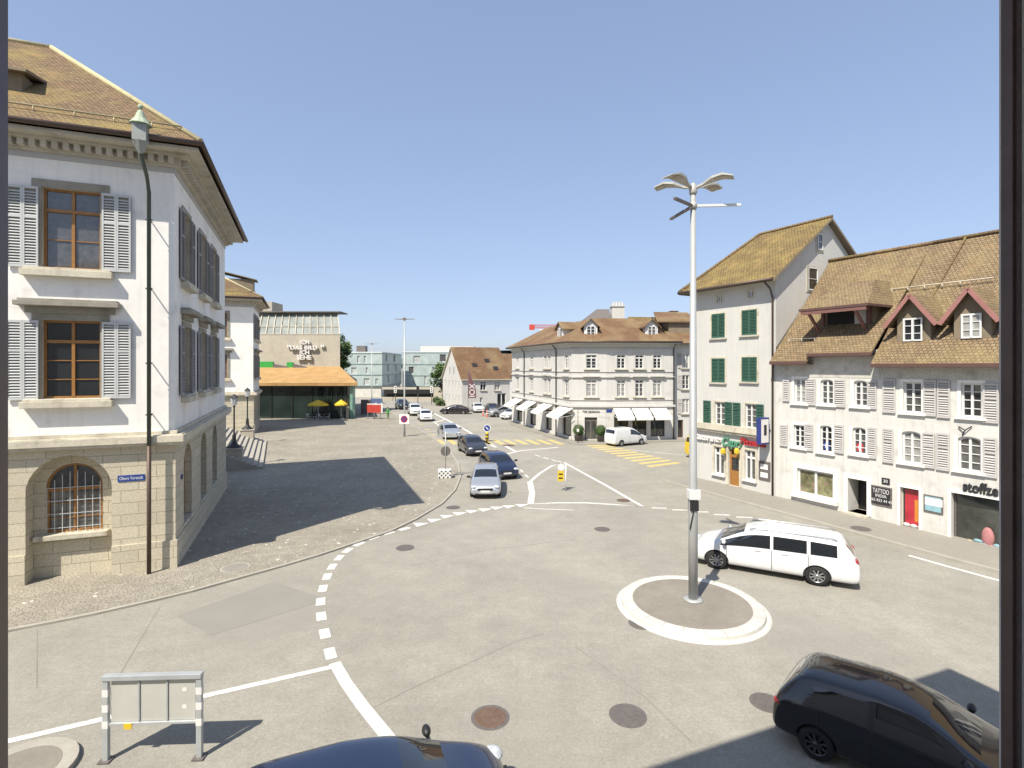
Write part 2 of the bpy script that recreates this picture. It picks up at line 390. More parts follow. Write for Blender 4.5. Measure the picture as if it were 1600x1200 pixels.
LEDGE = mat('limestone_ledge', (.64, .59, .47), .85, [(1.2, .12), (10, .1)], (25, .3), col2=((.40, .35, .26), 1.8, .55, .75), streak=0.15)
TILE_BROWN = brick_mat('brown_roof_tile', (.29, .20, .115), (.19, .13, .078), (.085, .058, .036), .17, .15, .014, .9,
                       moss=[((.33, .26, .09), .5, .45, .68, .7), ((.36, .20, .10), 1.1, .56, .75, .6), ((.12, .085, .05), 2.4, .52, .7, .65), ((.42, .34, .2), 5, .62, .75, .5)])
TILE_ROW = brick_mat('old_roof_tile', (.31, .228, .135), (.215, .155, .092), (.10, .07, .044), .17, .16, .014, .9,
                     moss=[((.33, .255, .12), .5, .45, .7, .7), ((.36, .22, .12), 1.3, .56, .74, .6), ((.13, .092, .055), 2.2, .53, .7, .6), ((.45, .36, .22), 5, .63, .76, .45)])
TILE_MOSS = brick_mat('mossy_roof_tile', (.29, .205, .085), (.20, .145, .065), (.08, .058, .03), .19, .165, .018, .92,
                      moss=[((.35, .26, .09), 1.0, .45, .68, .7), ((.19, .135, .06), 2.6, .5, .7, .7), ((.40, .26, .11), 1.7, .55, .72, .6)])
TILE_RED = brick_mat('reddish_roof_tile', (.285, .165, .09), (.205, .12, .068), (.09, .055, .035), .2, .18, .018, .9,
                     moss=[((.34, .26, .14), .3, .44, .62, .75), ((.15, .10, .065), 1.2, .52, .7, .6), ((.36, .21, .11), .7, .56, .7, .6)])
RIDGE = mat('ridge_tile', (.52, .46, .27), .9, [(3, .15)])
COPPER = mat('brown_gutter', (.11, .075, .055), .5, [(4, .12)], metal=.3)
PIPE_GREEN = mat('green_downpipe', (.075, .095, .075), .5, [(2, .1)], metal=.2)
VERDIGRIS = mat('verdigris', (.42, .50, .36), .75, [(6, .15)])
HOPPER_GREY = mat('hopper_grey', (.33, .35, .33), .55, [(5, .1)], metal=.2)
SHADE = mat('shutter_gap_shade', (.16, .15, .135), .9)  # back plate of the shutters, shade between the slats put into its colour
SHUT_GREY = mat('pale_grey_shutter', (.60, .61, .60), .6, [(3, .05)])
SHUT_DARK = mat('dark_grey_shutter', (.33, .325, .33), .7, [(3, .08)])  # darker grey, used on the side walls
SHUT_GREEN = mat('green_shutter', (.045, .12, .085), .55, [(4, .12)])
SHUT_LILAC = mat('lilac_grey_shutter', (.55, .53, .51), .7, [(3, .07)])
OAK = mat('orange_oak_frame', (.36, .17, .045), .45, [(6, .12)])
WHITE = mat('white_paint', (.78, .78, .76), .45, [(3, .03)])
WHITE_M = mat('white_metal', (.70, .71, .70), .4, [(2, .04)])
IRON = mat('dark_iron', (.035, .035, .036), .5, [(5, .1)], metal=.3)
GLASS = mat('window_glass', (.022, .024, .027), .04, [(1.2, .25)], spec=.8, coat=.3)
GLASS_ROOM = mat('curtained_glass', (.10, .10, .10), .07, [(5, .35)], spec=.8, coat=.5)
GLASS_CURTAIN = mat('lace_curtain_glass', (.36, .36, .34), .12, [(3, .2), (14, .25)], spec=.8, coat=.5)
GLASS_SHOP = mat('shop_glass', (.05, .055, .05), .05, [(.9, .5), (3, .4)], spec=.8, coat=.4)
DARK = mat('interior_shade', (.02, .02, .02), .9)  # near-black colour standing in for the shade inside openings
ASPHALT = mat('asphalt', (.335, .316, .268), .9, [(.07, .08), (.3, .1), (1.3, .08), (5, .06), (14, .12), (40, .16)], (60, .7), col2=((.29, .273, .236), .16, .52, .72))
ASPHALT_DARK = mat('asphalt_patch', (.275, .26, .228), .9, [(.8, .05), (55, .08)], (90, .3))
TAR = mat('tar_seam', (.25, .235, .205), .9, [(4, .15)])
PAVE = mat('pavement_asphalt', (.30, .28, .24), .9, [(.3, .07), (3, .05), (50, .08)], (80, .3))
COBBLE = cobble_mat('cobble_stone', (.385, .35, .28), (.32, .29, .235), (.235, .21, .165), 8.5)
KERB = mat('kerb_stone', (.40, .375, .32), .85, [(2, .1), (20, .08)])
CONCRETE_W = mat('white_kerb', (.62, .60, .54), .8, [(1.5, .1), (15, .06)], (30, .2))
PAINT_W = mat('road_white', (.74, .73, .68), .7, [(3, .05), (30, .06)], col2=((.42, .405, .36), 7, .54, .74))
PAINT_Y = mat('road_yellow', (.62, .49, .19), .75, [(3, .06), (30, .08)], col2=((.40, .35, .22), 6, .52, .75))
SOIL = mat('island_surface', (.26, .235, .195), .95, [(1.1, .12), (9, .08), (60, .1)], (60, .4))
RUST = mat('rusty_iron', (.185, .12, .085), .7, [(8, .2), (60, .15)], (50, .5), metal=.2)
MAN_GREY = mat('worn_iron', (.17, .15, .14), .65, [(8, .15), (60, .15)], (50, .5), metal=.2)
POLE = mat('galvanised_pole', (.47, .48, .47), .45, [(2, .06)], metal=.25)
LAMP_PANEL = mat('lamp_diffuser', (.42, .36, .27), .4, [(6, .1)])
LAMP_BODY = mat('lamp_housing', (.50, .49, .44), .5, [(5, .06)], metal=.2)
CONCRETE = mat('beige_concrete', (.50, .455, .365), .9, [(.25, .07), (1.6, .06), (12, .05)], (30, .2), streak=0.13)
PLATES = brick_mat('copper_plate_roof', (.50, .32, .14), (.41, .25, .105), (.27, .16, .07), .9, .33, .01, .5, moss=[((.34, .20, .09), .8, .5, .7, .6)], bumpd=.004)
GLASS_GREEN = mat('green_glass', (.022, .034, .03), .05, [(.5, .4)], spec=.8, coat=.4)
GLASS_EDGE = mat('pale_green_glass', (.20, .36, .29), .1, [(1, .15)], spec=.7)
TEAL = brick_mat('teal_glass_cladding', (.47, .545, .52), (.43, .51, .49), (.33, .41, .39), .55, 2.6, .012, .3, big=.5, bumpd=.002)
BLIND = mat('pale_blind', (.46, .49, .45), .3, [(.8, .15)])
TEAL_BAND = mat('teal_band', (.20, .27, .27), .4, [(1, .05)])
GREENSIGN = mat('green_board', (.035, .36, .055), .6, [(3, .05)])
LETTER_W = mat('white_letter', (.82, .80, .77), .5, [(5, .02)])
LETTER_K = mat('black_letter', (.03, .03, .035), .5, [(5, .05)])
GREEN_L = mat('green_letter', (.10, .32, .20), .5, [(5, .08)])
RED_L = mat('red_letter', (.50, .03, .04), .5, [(5, .08)])
BLUE = mat('street_sign_blue', (.02, .06, .28), .4, [(5, .06)])
BLUE_SIGN = mat('navy_sign', (.035, .05, .22), .4, [(3, .06)])
FASCIA = mat('reddish_fascia', (.12, .062, .052), .7, [(4, .1)])
PINK = mat('pink_barge_board', (.36, .165, .145), .7, [(4, .1)])
BOARDS = mat('brown_boards', (.26, .21, .145), .85, [(3, .12)])
AWNING = mat('white_awning', (.80, .79, .76), .8, [(2, .03)])
YELLOW = mat('yellow_plastic', (.72, .50, .03), .5, [(4, .05)])
REDP = mat('red_plastic', (.55, .06, .04), .5, [(4, .05)])
LEAF = [mat('leaf_dark', (.035, .075, .016), .6, [(2, .2)]), mat('leaf_mid', (.06, .12, .022), .6, [(2, .2)]), mat('leaf_light', (.115, .19, .03), .6, [(2, .2)])]
BARK = mat('bark', (.10, .075, .05), .9, [(6, .2)], (20, .6))
TYRE = mat('tyre_rubber', (.018, .018, .018), .85, [(8, .1)])
RIM = mat('alloy_rim', (.50, .50, .51), .3, [(3, .05)], metal=.8)
RIM_DARK = mat('dark_rim', (.12, .12, .12), .35, [(3, .05)], metal=.7)
CARGLASS = mat('car_glass', (.012, .014, .017), .03, [(1, .1)], spec=.9, coat=.5)
BLACKP = mat('black_plastic', (.018, .018, .019), .5, [(5, .1)])
HEADL = mat('headlight_glass', (.55, .57, .58), .08, [(14, .35)], spec=.8, coat=.6)
TAILL = mat('tail_light', (.35, .012, .012), .12, [(9, .2)], coat=.8)
PLATE = mat('number_plate', (.72, .72, .70), .5, [(4, .03)])

SHADE_OF = {SHUT_LILAC.name: mat('pale_gap_shade', (.36, .35, .335), .9), SHUT_GREY.name: mat('tan_gap_shade', (.27, .245, .205), .9), SHUT_GREEN.name: mat('green_gap_shade', (.02, .05, .035), .9)}  # back plates tinted per shutter, gap shade and lit tan put into the colour
def paint(name, c, metal=.2, coat=1.0, rough=.35): return mat(name, c, rough, [(1.5, .03)], metal=metal, coat=coat)
P_WHITE = paint('white_car_paint', (.74, .75, .75), 0)
P_SILVER = paint('silver_car_paint', (.52, .55, .58), .55, rough=.3)
P_BLUE = paint('dark_blue_car_paint', (.018, .03, .075), .35, rough=.28)
P_GREY = paint('dark_grey_car_paint', (.055, .06, .075), .4, rough=.3)
P_BLACK = paint('black_car_paint', (.008, .009, .012), .1, rough=.22)
P_BROWN = paint('black_brown_car_paint', (.02, .015, .016), .2, rough=.25)
P_YELLOW = paint('yellow_van_paint', (.72, .50, .02), 0)

# ------------------------------------------------------------------ ground, plaza, pavements
g = MB(); g.poly([(-4000, -400, 0), (4000, -400, 0), (4000, 7000, 0), (-4000, 7000, 0)])
structure(g.build('road', ASPHALT))
PLZ = [(22, 985), (90, 972), (150, 960), (225, 943), (300, 925), (350, 911), (400, 897), (450, 883), (500, 868), (560, 848), (610, 831), (650, 812), (690, 788),
       (711, 766), (719, 746), (716, 726), (703, 706), (680, 687), (650, 668), (622, 651), (600, 640), (585, 633)]
edge = [G(x, y) for x, y in PLZ]
d0 = (edge[0]-edge[3]).normalized(); edge = [edge[0]+d0*40] + edge
pl = [(p.x, p.y) for p in edge] + [(-38, 108), (-75, 108), (-75, -20)]
mb = MB(); mb.prism(pl, -.05, .06); structure(mb.build('plaza', COBBLE))
mb = MB(); ribbon(mb, [(p.x, p.y) for p in edge], .13, 0, .066); structure(mb.build('plaza_kerb', KERB))
RU = Vector((.48, -.877)).normalized(); RN = Vector((.877, .48)).normalized()       # right-hand row: along the fronts, and into the houses
ROW0 = Vector((14.6, 29.38))
a = ROW0-RU*5.68; b = ROW0+RU*22
pv = [a+RU*-.3, a-RN*2.5-RU*.3, ROW0-RN*2.6, ROW0+RU*9.6-RN*2.9, b-RN*2.9, b+RN*2, a+RN*2]
mb = MB(); mb.prism([(p.x, p.y) for p in pv], -.05, .11); structure(mb.build('pavement', PAVE))
mb = MB(); ribbon(mb, [(p.x, p.y) for p in pv[1:5]], .16, 0, .118); structure(mb.build('pavement_kerb', KERB))
cp = [G(798, 664), G(850, 681), G(893, 694), G(905, 696), G(948, 695), G(1000, 692), G(1054, 690), G(1075, 690)]
mb = MB(); mb.prism([(p.x, p.y) for p in cp]+[(26, 62), (26, 90), (-2, 90)], -.05, .07); structure(mb.build('corner_pavement', PAVE))

# markings: white and yellow paint, 6 mm above the road
def dash(mb, c, d, ln, wd, z=.006):
    d = Vector(d).normalized(); q = Vector((-d.y, d.x))*wd/2; e = d*ln/2; c = Vector((c[0], c[1]))
    mb.poly([(*(c-e-q), z), (*(c+e-q), z), (*(c+e+q), z), (*(c-e+q), z)])
mb = MB()
RING = [(632, 826.5), (607, 833), (583, 840.5), (561, 850), (543, 860), (530, 871.5), (519, 885.5), (511, 901), (504.5, 919.5), (501, 940), (502, 963), (507.5, 990), (516, 1021)]
rp = [G(x, y) for x, y in RING]
for i, p in enumerate(rp):
    dash(mb, p, rp[min(i+1, len(rp)-1)].xy-rp[max(i-1, 0)].xy, .55, .27)
structure(mb.build('dashed_road_marking', PAINT_W))
mb = MB(); ribbon(mb, [G(523, 1036).xy, G(540, 1066).xy, G(565, 1101).xy, G(606, 1152).xy, G(640, 1190).xy], .27, .006); structure(mb.build('solid_road_marking', PAINT_W))
mb = MB(); ribbon(mb, [G(-80, 1180).xy, G(160, 1124).xy, G(524, 1041).xy], .17, .0065); structure(mb.build('left_lane_marking', PAINT_W))
mb = MB()
for (x, y) in ((650, 820), (672, 813.5), (692, 807.5), (712, 803), (732, 799.5), (752, 797), (771, 794), (790, 792), (810, 790)):
    p = G(x, y); q = G(x+9, y-1.2); d = (q-p).xy.normalized(); n = Vector((-d.y, d.x)); c = p.xy
    mb.poly([(*(c-n*.33-d*.05), .006), (*(c+d*.62), .006), (*(c+n*.33-d*.05), .006)])
structure(mb.build('give_way_marking', PAINT_W))
mb = MB()
SPL = [(880, 722), (862, 728), (843, 740), (828, 753), (831, 770), (829, 787.5), (870, 785.8), (915, 785.8), (960, 788.5), (1004, 791.5), (946, 758)]
ribbon(mb, [G(x, y).xy for x, y in SPL], .2, .006, closed=True)
ribbon(mb, [G(828, 753).xy, G(831.5, 770).xy, G(829, 787.5).xy], .34, .0085)
ribbon(mb, [G(818, 793.5).xy, G(860, 796).xy, G(896, 797).xy], .1, .006)
structure(mb.build('splitter_marking', PAINT_W))
mb = MB()
for (x, y) in ((1030, 794), (1062, 797), (1095, 800), (1128, 804.5), (1163, 808.5), (1200, 815), (1240, 822)):
    dash(mb, G(x, y), (1, -.06-.1*(x > 1100)), .75, .16)
for (x, y) in ((776, 704), (785, 711), (806, 727), (815, 736), (823, 744), (840, 712), (853, 716), (866, 719.5), (875, 721.5)):
    dash(mb, G(x, y), (G(x+8, y+7)-G(x, y)).xy if y > 722 else (G(x+13, y+4)-G(x, y)).xy, .9, .15)
structure(mb.build('lane_dashes', PAINT_W))
mb = MB()
ribbon(mb, [G(672, 643).xy, G(700, 657).xy, G(728, 672).xy, G(752, 687).xy, G(775, 699).xy], .3, .006)
ribbon(mb, [G(668, 652).xy, G(690, 668).xy, G(705, 679).xy], .16, .006)
ribbon(mb, [G(679, 660).xy, G(699, 654.5).xy], .3, .0085); ribbon(mb, [G(694, 668).xy, G(722, 669).xy], .3, .0085)
ribbon(mb, [G(780, 712).xy, G(815, 704).xy, G(850, 701).xy, G(872, 699).xy], .25, .006)
ribbon(mb, [G(790, 697).xy, G(806, 706).xy], .3, .0085)
ribbon(mb, [G(1420, 868).xy, G(1480, 885).xy, G(1600, 918).xy], .17, .006)
ribbon(mb, [G(985, 703).xy, G(1068, 711).xy], .14, .006)
structure(mb.build('lane_lines', PAINT_W))
mb = MB()
for (x, y) in ((640, 650), (657, 663), (667, 671), (676, 679)): dash(mb, G(x, y), (.55, -.83), 1.6, .24)
structure(mb.build('cycle_lane_dashes', PAINT_Y))
mb = MB()
L0, L1, R0, R1 = G(915, 695.8), G(1022, 732.5), G(950, 694.8), G(1072, 725.5)
n = 10
for i in range(n):
    t0, t1 = i/n, (i+.52)/n
    mb.poly([(*L0.lerp(L1, t0).xy, .006), (*L0.lerp(L1, t1).xy, .006), (*R0.lerp(R1, t1).xy, .006), (*R0.lerp(R1, t0).xy, .006)])
structure(mb.build('zebra_crossing', PAINT_Y))
mb = MB()
for i in range(11):
    x = -7.6+i*1.1
    mb.poly([(x, 52.6, .006), (x+.55, 52.6, .006), (x+1.55, 49.4, .006), (x+1.0, 49.4, .006)])
structure(mb.build('far_zebra_crossing', PAINT_Y))
mb = MB()
mb.poly([(*G(x, y).xy, .004) for x, y in ((275, 963), (345, 938), (428, 909), (512, 937), (430, 962), (330, 993))])
structure(mb.build('asphalt_patch', ASPHALT_DARK))
mb = MB()
for pts in ([(560, 1118), (660, 1068), (735, 1035), (806, 1003), (850, 990)], [(183, 1062), (215, 1010), (238, 968), (252, 948)], [(58, 1075), (60, 985)],
            [(640, 885), (760, 860), (900, 842)], [(900, 1010), (1010, 1090), (1080, 1160)]):
    ribbon(mb, [(G(x, y).x+random.uniform(-.03, .03), G(x, y).y) for x, y in pts], .022, .004)
structure(mb.build('tar_seams', TAR))

# round traffic island
IC = Vector((5.43, 16.1)); circ = lambda r, n=56: [(IC.x+r*math.cos(2*math.pi*k/n), IC.y+r*math.sin(2*math.pi*k/n)) for k in range(n)]
isl = MB(); n = 56
prof = [(2.22, 0), (2.18, .03), (2.08, .04), (2.06, .13), (2.0, .16), (1.74, .165), (1.72, .15)]
for k in range(len(prof)-1):
    for a_ in range(n):
        t0, t1 = 2*math.pi*a_/n, 2*math.pi*(a_+1)/n
        f_ = lambda r, t, z: (IC.x+r*math.cos(t), IC.y+r*math.sin(t), z)
        isl.poly([f_(prof[k][0], t0, prof[k][1]), f_(prof[k][0], t1, prof[k][1]), f_(prof[k+1][0], t1, prof[k+1][1]), f_(prof[k+1][0], t0, prof[k+1][1])])
structure(isl.build('traffic_island_kerb', CONCRETE_W))
jm = MB()
for k in range(22):
    t = 2*math.pi*k/22; d_ = Vector((math.cos(t), math.sin(t))); q_ = Vector((-d_.y, d_.x))*.006; a_, b_ = IC+d_*1.74, IC+d_*2.0
    jm.poly([(*(a_-q_), .1675), (*(b_-q_), .1635), (*(b_+q_), .1635), (*(a_+q_), .1675)]); c_ = IC+d_*2.063
    jm.poly([(*(b_-q_), .1635), (*(c_-q_), .13), (*(c_+q_), .13), (*(b_+q_), .1635)])
structure(jm.build('island_kerb_joints', TAR))
mb = MB(); mb.prism(circ(1.72), 0, .15); structure(mb.build('traffic_island', SOIL))
c0 = G(28, 1212); mb = MB(); q = [(c0.x+.85*math.cos(t*math.pi/16), c0.y+.85*math.sin(t*math.pi/16)) for t in range(32)]
mb.prism(q, 0, .1); structure(mb.build('corner_island', KERB))
mb = MB(); mb.prism([(c0.x+(p[0]-c0.x)*.72, c0.y+(p[1]-c0.y)*.72) for p in q], .05, .104); structure(mb.build('corner_island_top', SOIL))

def manhole(px, py, r, m, label, z=0, cross=False):
    p = G(px, py, z); root = empty('manhole_cover', p.x, p.y, random.random()*3, z, label, 'manhole cover', 'manhole covers set in the road')
    mb = MB(); mb.lathe([(r+.07, 0), (r+.07, .008), (r+.008, .0085), (r+.006, .004)], 28, smooth=False); mb.build('frame', KERB if cross else MAN_GREY, root)
    mb = MB(); mb.lathe([(r, 0), (r, .009), (r*.93, .012), (0.0001, .012)], 28, smooth=False)
    for k in range(-3, 4):
        hh = math.sqrt(max(.01, 1-(k/4)**2))*r*.85; mb.box(k*r/4-.012, k*r/4+.012, -hh, hh, .0125, .016)
        mb.box(-hh, hh, k*r/4-.012, k*r/4+.012, .0125, .0155)
    mb.build('lid', m, root)
manhole(766, 1121, .33, RUST, 'rusty round manhole cover nearest the bottom edge of the road')
manhole(981, 1118, .32, MAN_GREY, 'grey-brown round manhole cover below the round traffic island')
manhole(1003, 974, .31, MAN_GREY, 'worn manhole cover touching the kerb of the round island')
manhole(941, 827, .28, MAN_GREY, 'small manhole cover in the middle of the roundabout road')
manhole(633, 856, .3, MAN_GREY, 'manhole cover just inside the dashed white curve')
manhole(708, 793, .3, MAN_GREY, 'manhole cover beside the kerb in front of the silver hatchback')
manhole(974, 782, .3, RUST, 'manhole cover inside the painted triangle near its right tip')
manhole(1198, 1098, .28, MAN_GREY, 'manhole cover partly hidden behind the black car tail')
manhole(1345, 826, .33, MAN_GREY, 'manhole cover in the pavement below the tattoo sign', .112)
manhole(368, 887, .42, PAVE, 'large round cover set in the cobbles near the stone building corner', .062, True)
manhole(795, 696, .5, RUST, 'brown flat cover beside the far yellow crossing')

# ------------------------------------------------------------------ stone and plaster town hall wings (left)
def hip_roof(root, x0, x1, y0, y1, ze, zr, run, m, th=.16, ridge_m=None):
    ym = (y0+y1)/2; A, B = (x0+run, ym, zr), (x1-run, ym, zr)
    r = MB()
    r.slab([(x0, y0, ze), (x1, y0, ze), B, A], th, 0, 1); r.slab([(x1, y0, ze), (x1, y1, ze), B], th, 0, 1)
    r.slab([(x1, y1, ze), (x0, y1, ze), A, B], th, 0, 1); r.slab([(x0, y1, ze), (x0, y0, ze), A], th, 0, 1)
    o = r.build('roof', [m, COPPER], root)
    if ridge_m:
        rb = MB(); up = Vector((0, 0, .03))
        for p, q in ((A, B), (B, (x1, y0, ze)), (B, (x1, y1, ze)), (A, (x0, y0, ze))): rb.tube([Vector(p)+up, Vector(q)+up], .1, 8)
        rb.build('ridge', ridge_m, o)
    return o

def town_wing(name, label, cx, cy, rot, fl, sl_, fcols, scols, ez, archfront, zs, dormers=True, hopper=True, fsh=True):
    root = empty(name, cx, cy, rot, 0, label, 'building')
    FP = Panel(root, (-fl, 0), (1, 0)); SP = Panel(root, (0, 0), (0, 1))
    LZ0, LZ1 = zs['ledge']; (u0z, u1z), (m0z, m1z) = zs['up'], zs['mid']
    ww = zs['ww']
    plas = MB(); stone = MB(); wins = []
    for (P, cols, L, front) in ((FP, [c+fl for c in fcols], fl, True), (SP, scols, sl_, False)):
        W = ww if front else ww*.86
        oUp = [op((c-W/2, c+W/2, u0z, u1z)) for c in cols]; oMid = [op((c-W/2, c+W/2, m0z, m1z)) for c in cols]
        P.wall(plas, 0, L, LZ1, zs['frieze'], oUp+oMid, 0, 0, 1, .22)
        if front: ar = [op((c-1.22, c+1.15, 0, zs['arch']+.35), arch=True, depth=.55) for c in cols] if archfront else []
        else: ar = [op((c-.78, c+.78, 1.25, zs['arch']+.3), arch=True, depth=.4) for c in cols]
        P.wall(stone, 0 if front else -.06, L+.06 if front else L, 0, LZ0, ar, 0, .06, 0, .5)
        for o in ar:
            c = (o['u0']+o['u1'])/2
            if front:
                o2 = op((c-.84, c+.76, 1.55, zs['arch']), arch=True); 
                bk = MB(); P.wall(bk, o['u0'], o['u1'], 0, o['z1']+.02, [o2], 0, .06-.55, 0, .2); bk.build('niche_wall', LIMESTONE, root)
                w_ = window(P, root, o2, OAK, GLASS_ROOM, .12, .07, 2, 3, .62, .06-.55)
                s = MB(); P.box(s, c-1.1, c+.98, -.52, -.2, 1.36, 1.53); s.build('sill', LEDGE, w_, bevel=.015)
                gr = MB()
                for k in range(8): uu = c-.8+k*1.5/7; gr.bar(P.P(uu, -.45, 1.58), P.P(uu, -.45, zs['arch']-.25-.55*(abs(uu-c)/.8)**2), .015)
                for z in (1.72, 2.2, 2.65, 3.1): gr.bar(P.P(c-.8, -.45, z), P.P(c+.74, -.45, z), .015)
                gr.build('grille', WHITE_M, w_)
            else:
                w_ = window(P, root, dict(o, u0=o['u0']-.02), OAK, GLASS, .3, .06, 2, 3, .66, .06)
                s = MB(); P.box(s, o['u0']-.1, o['u1']+.1, -.2, .1, 1.13, 1.246); s.build('sill', LEDGE, w_)
        for o in oUp+oMid:
            mid = o['z0'] < u0z-.5
            f = window(P, root, o, OAK, GLASS if mid else GLASS_ROOM, .2, .075, 2, 3 if mid else 2, .73)
            surround(P, f, o, STONE_GREY, .26 if front else .18, .045)
            s = MB(); e = .5 if front else .3
            P.box(s, o['u0']-e, o['u1']+e-.1, -.01, .3, o['z0']-.3, o['z0']-.08); P.box(s, o['u0']-e+.06, o['u1']+e-.16, -.18, .22, o['z0']-.08, o['z0']-.003)
            s.build('sill', LEDGE, f, bevel=.012)
            sw = .84 if front else .62
            for sg in ((-1, 1) if fsh or not front else (-1,)):
                a = o['u0']-sw-.06 if sg < 0 else o['u1']+.06
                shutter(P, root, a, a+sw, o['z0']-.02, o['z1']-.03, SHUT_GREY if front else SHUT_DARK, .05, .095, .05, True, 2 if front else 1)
            if mid:
                h = MB(); ex = .62 if front else .4; t = o['z1']+.45
                P.box(h, o['u0']-ex+.2, o['u1']+ex-.2, 0, .12, t-.22, t); P.box(h, o['u0']-ex, o['u1']+ex, 0, .42, t, t+.16); P.box(h, o['u0']-ex+.08, o['u1']+ex-.08, 0, .32, t+.16, t+.24)
                h.build('hood', STONE_GREY, f, bevel=.012)
    x0, y1 = -fl, sl_
    for (mb_, z0, z1, w_) in ((plas, LZ1, zs['frieze'], 0), (stone, 0, LZ0, .06)):      # the two unseen sides
        mb_.poly([(x0, y1+w_, z0), (x0, y1+w_, z1), (w_, y1+w_, z1), (w_, y1+w_, z0)]); mb_.poly([(x0, 0, z0), (x0, 0, z1), (x0, y1, z1), (x0, y1, z0)])
    plas.build('wall', [PLASTER, TRIM], root)
    stone.build('stone_base', LIMESTONE, root)
    pb = MB()
    if not archfront: FP.box(pb, 0, fl, .06, .12, 0, 1.0)
    else:
        cs = sorted(c+fl for c in fcols); e = [0]+[v for c in cs for v in (c-1.22, c+1.15)]+[fl]
        for k in range(0, len(e), 2): pb = MB(); FP.box(pb, e[k], e[k+1]+(.12 if k == len(e)-2 else 0), .06, .12, 0, 1.05); pb.build('plinth', LIMESTONE, root)
        pb = MB()
    SP.box(pb, -.06, sl_, .06, .12, 0, 1.05); pb.build('plinth', LIMESTONE, root)
    lg = MB(); lg.box(x0, .3, -.3, .0, LZ0, LZ1); lg.box(0, .3, 0, y1, LZ0, LZ1); lg.box(x0, .36, -.36, -.3, LZ0+.1, LZ1-.03); lg.box(.3, .36, -.3, y1, LZ0+.1, LZ1-.03)
    lg.box(x0, .12, -.12, 0, LZ1, LZ1+.12); lg.box(0, .12, 0, y1, LZ1, LZ1+.12)
    lg.build('ledge', LEDGE, root, bevel=.01)
    zf = zs['frieze']
    cr = MB(); cr.box(x0, .04, -.04, y1, zf, ez-.5, 1)
    cr.box(x0, .18, -.18, y1+.1, ez-.5, ez-.42, 0); cr.box(x0, .5, -.5, y1+.4, ez-.2, ez-.1, 0); cr.box(x0, .9, -.9, y1+.8, ez-.1, ez+.02, 0)
    cr.box(x0, .22, -.22, y1+.1, ez-.42, ez-.2, 0)
    k = x0
    while k < 0: cr.box(k, k+.16, -.42, -.22, ez-.42, ez-.2, 0); k += .3
    k = 0
    while k < y1: cr.box(.22, .42, k, k+.16, ez-.42, ez-.2, 0); k += .3
    cr.build('cornice', [TRIM, FRIEZE], root)
    rf = hip_roof(root, x0-1, 1, -1, y1+1, ez+.2, ez+.2+(y1/2+1)*.79, 6.9, TILE_BROWN, .14, RIDGE)
    gt = MB(); gt.tube([(x0-1, -1.06, ez+.12), (1.06, -1.06, ez+.12), (1.06, y1+1.06, ez+.12)], .1, 8); gt.build('gutter', COPPER, root)
    sn = MB(); sn.tube([(x0, -.35, ez+.2+.52+.18), (.3, -.35, ez+.2+.52+.18)], .03, 6)
    k = x0
    while k < 0: sn.tube([(k, -.35, ez+.66), (k, -.35, ez+.92)], .025, 6); k += 1.1
    sn.build('snow_guard', RIDGE, rf)
    if hopper:
        hx = FP.px(238)[0]-fl
        dp = MB(); dp.tube([(hx-.05, -1.2, ez-.3), (hx-.05, -1.16, ez-.62), (hx, -.75, ez-1.1), (hx, -.44, ez-1.6), (hx, -.44, LZ0)], .065, 10)
        for z in (12.4, 10, 7.4, 5.6): dp.tube([(hx, -.44, z), (hx, -.02, z)], .025, 6); dp.tube([(hx-.1, -.44, z), (hx+.1, -.44, z)], .03, 6)
        d = dp.build('downpipe', PIPE_GREEN, root)
        lo = MB(); lo.tube([(hx, -.44, LZ0+.02), (hx, -.44, .06)], .068, 10); lo.build('lower_pipe', COPPER, d)
        hp = MB(); c = (hx-.06, -1.22)
        hp.box(c[0]-.2, c[0]+.2, c[1]-.2, c[1]+.2, ez-.15, ez+.42, 0); hp.lathe([(.05, ez-.55), (.10, ez-.45), (.25, ez-.15)], 8, 0, (c[0], c[1], 0), smooth=False)
        hp.lathe([(.33, ez+.42), (.18, ez+.62), (.09, ez+.86), (.03, ez+.92)], 12, 1, (c[0], c[1], 0), smooth=False); hp.ell((c[0], c[1], ez+1.02), (.08, .08, .09), 10, 6, 1)
        hp.build('rain_hopper', [HOPPER_GREY, VERDIGRIS], d)
    if dormers:
        for (cx_, cy_, ax) in dormers:
            dm = MB()
            if ax == 'y': dm.box(cx_-.8, cx_+.8, cy_, cy_+3.4, ez+.9, ez+2.6, 0); dm.slab([(cx_-1.05, cy_-.35, ez+2.6), (cx_+1.05, cy_-.35, ez+2.6), (cx_+1.05, cy_+4.2, ez+3.6), (cx_-1.05, cy_+4.2, ez+3.6)], .1, 1, 0)
            else: dm.box(cx_-3.4, cx_, cy_-.8, cy_+.8, ez+.9, ez+2.6, 0); dm.slab([(cx_-4.2, cy_-1.05, ez+3.6), (cx_+.35, cy_-1.05, ez+2.6), (cx_+.35, cy_+1.05, ez+2.6), (cx_-4.2, cy_+1.05, ez+3.6)], .1, 1, 0)
            dm.build('dormer', [BOARDS, TILE_BROWN], rf)
    return root, FP, SP
ZS = dict(ledge=(4.5, 4.87), up=(10.6, 13.3), mid=(6.2, 8.85), arch=3.92, frieze=14.25, ww=1.62)
ROT1 = math.atan2(.366, .931)
_r = empty('probe', -12.2, 19.15, ROT1); _p = Panel(_r, (-16, 0), (1, 0)); _s = Panel(_r, (0, 0), (0, 1))
c1 = _p.px(112)[0]-16; sc = [_s.px(291)[0], _s.px(316)[0], _s.px(333.5)[0]]; bpy.data.objects.remove(_r)
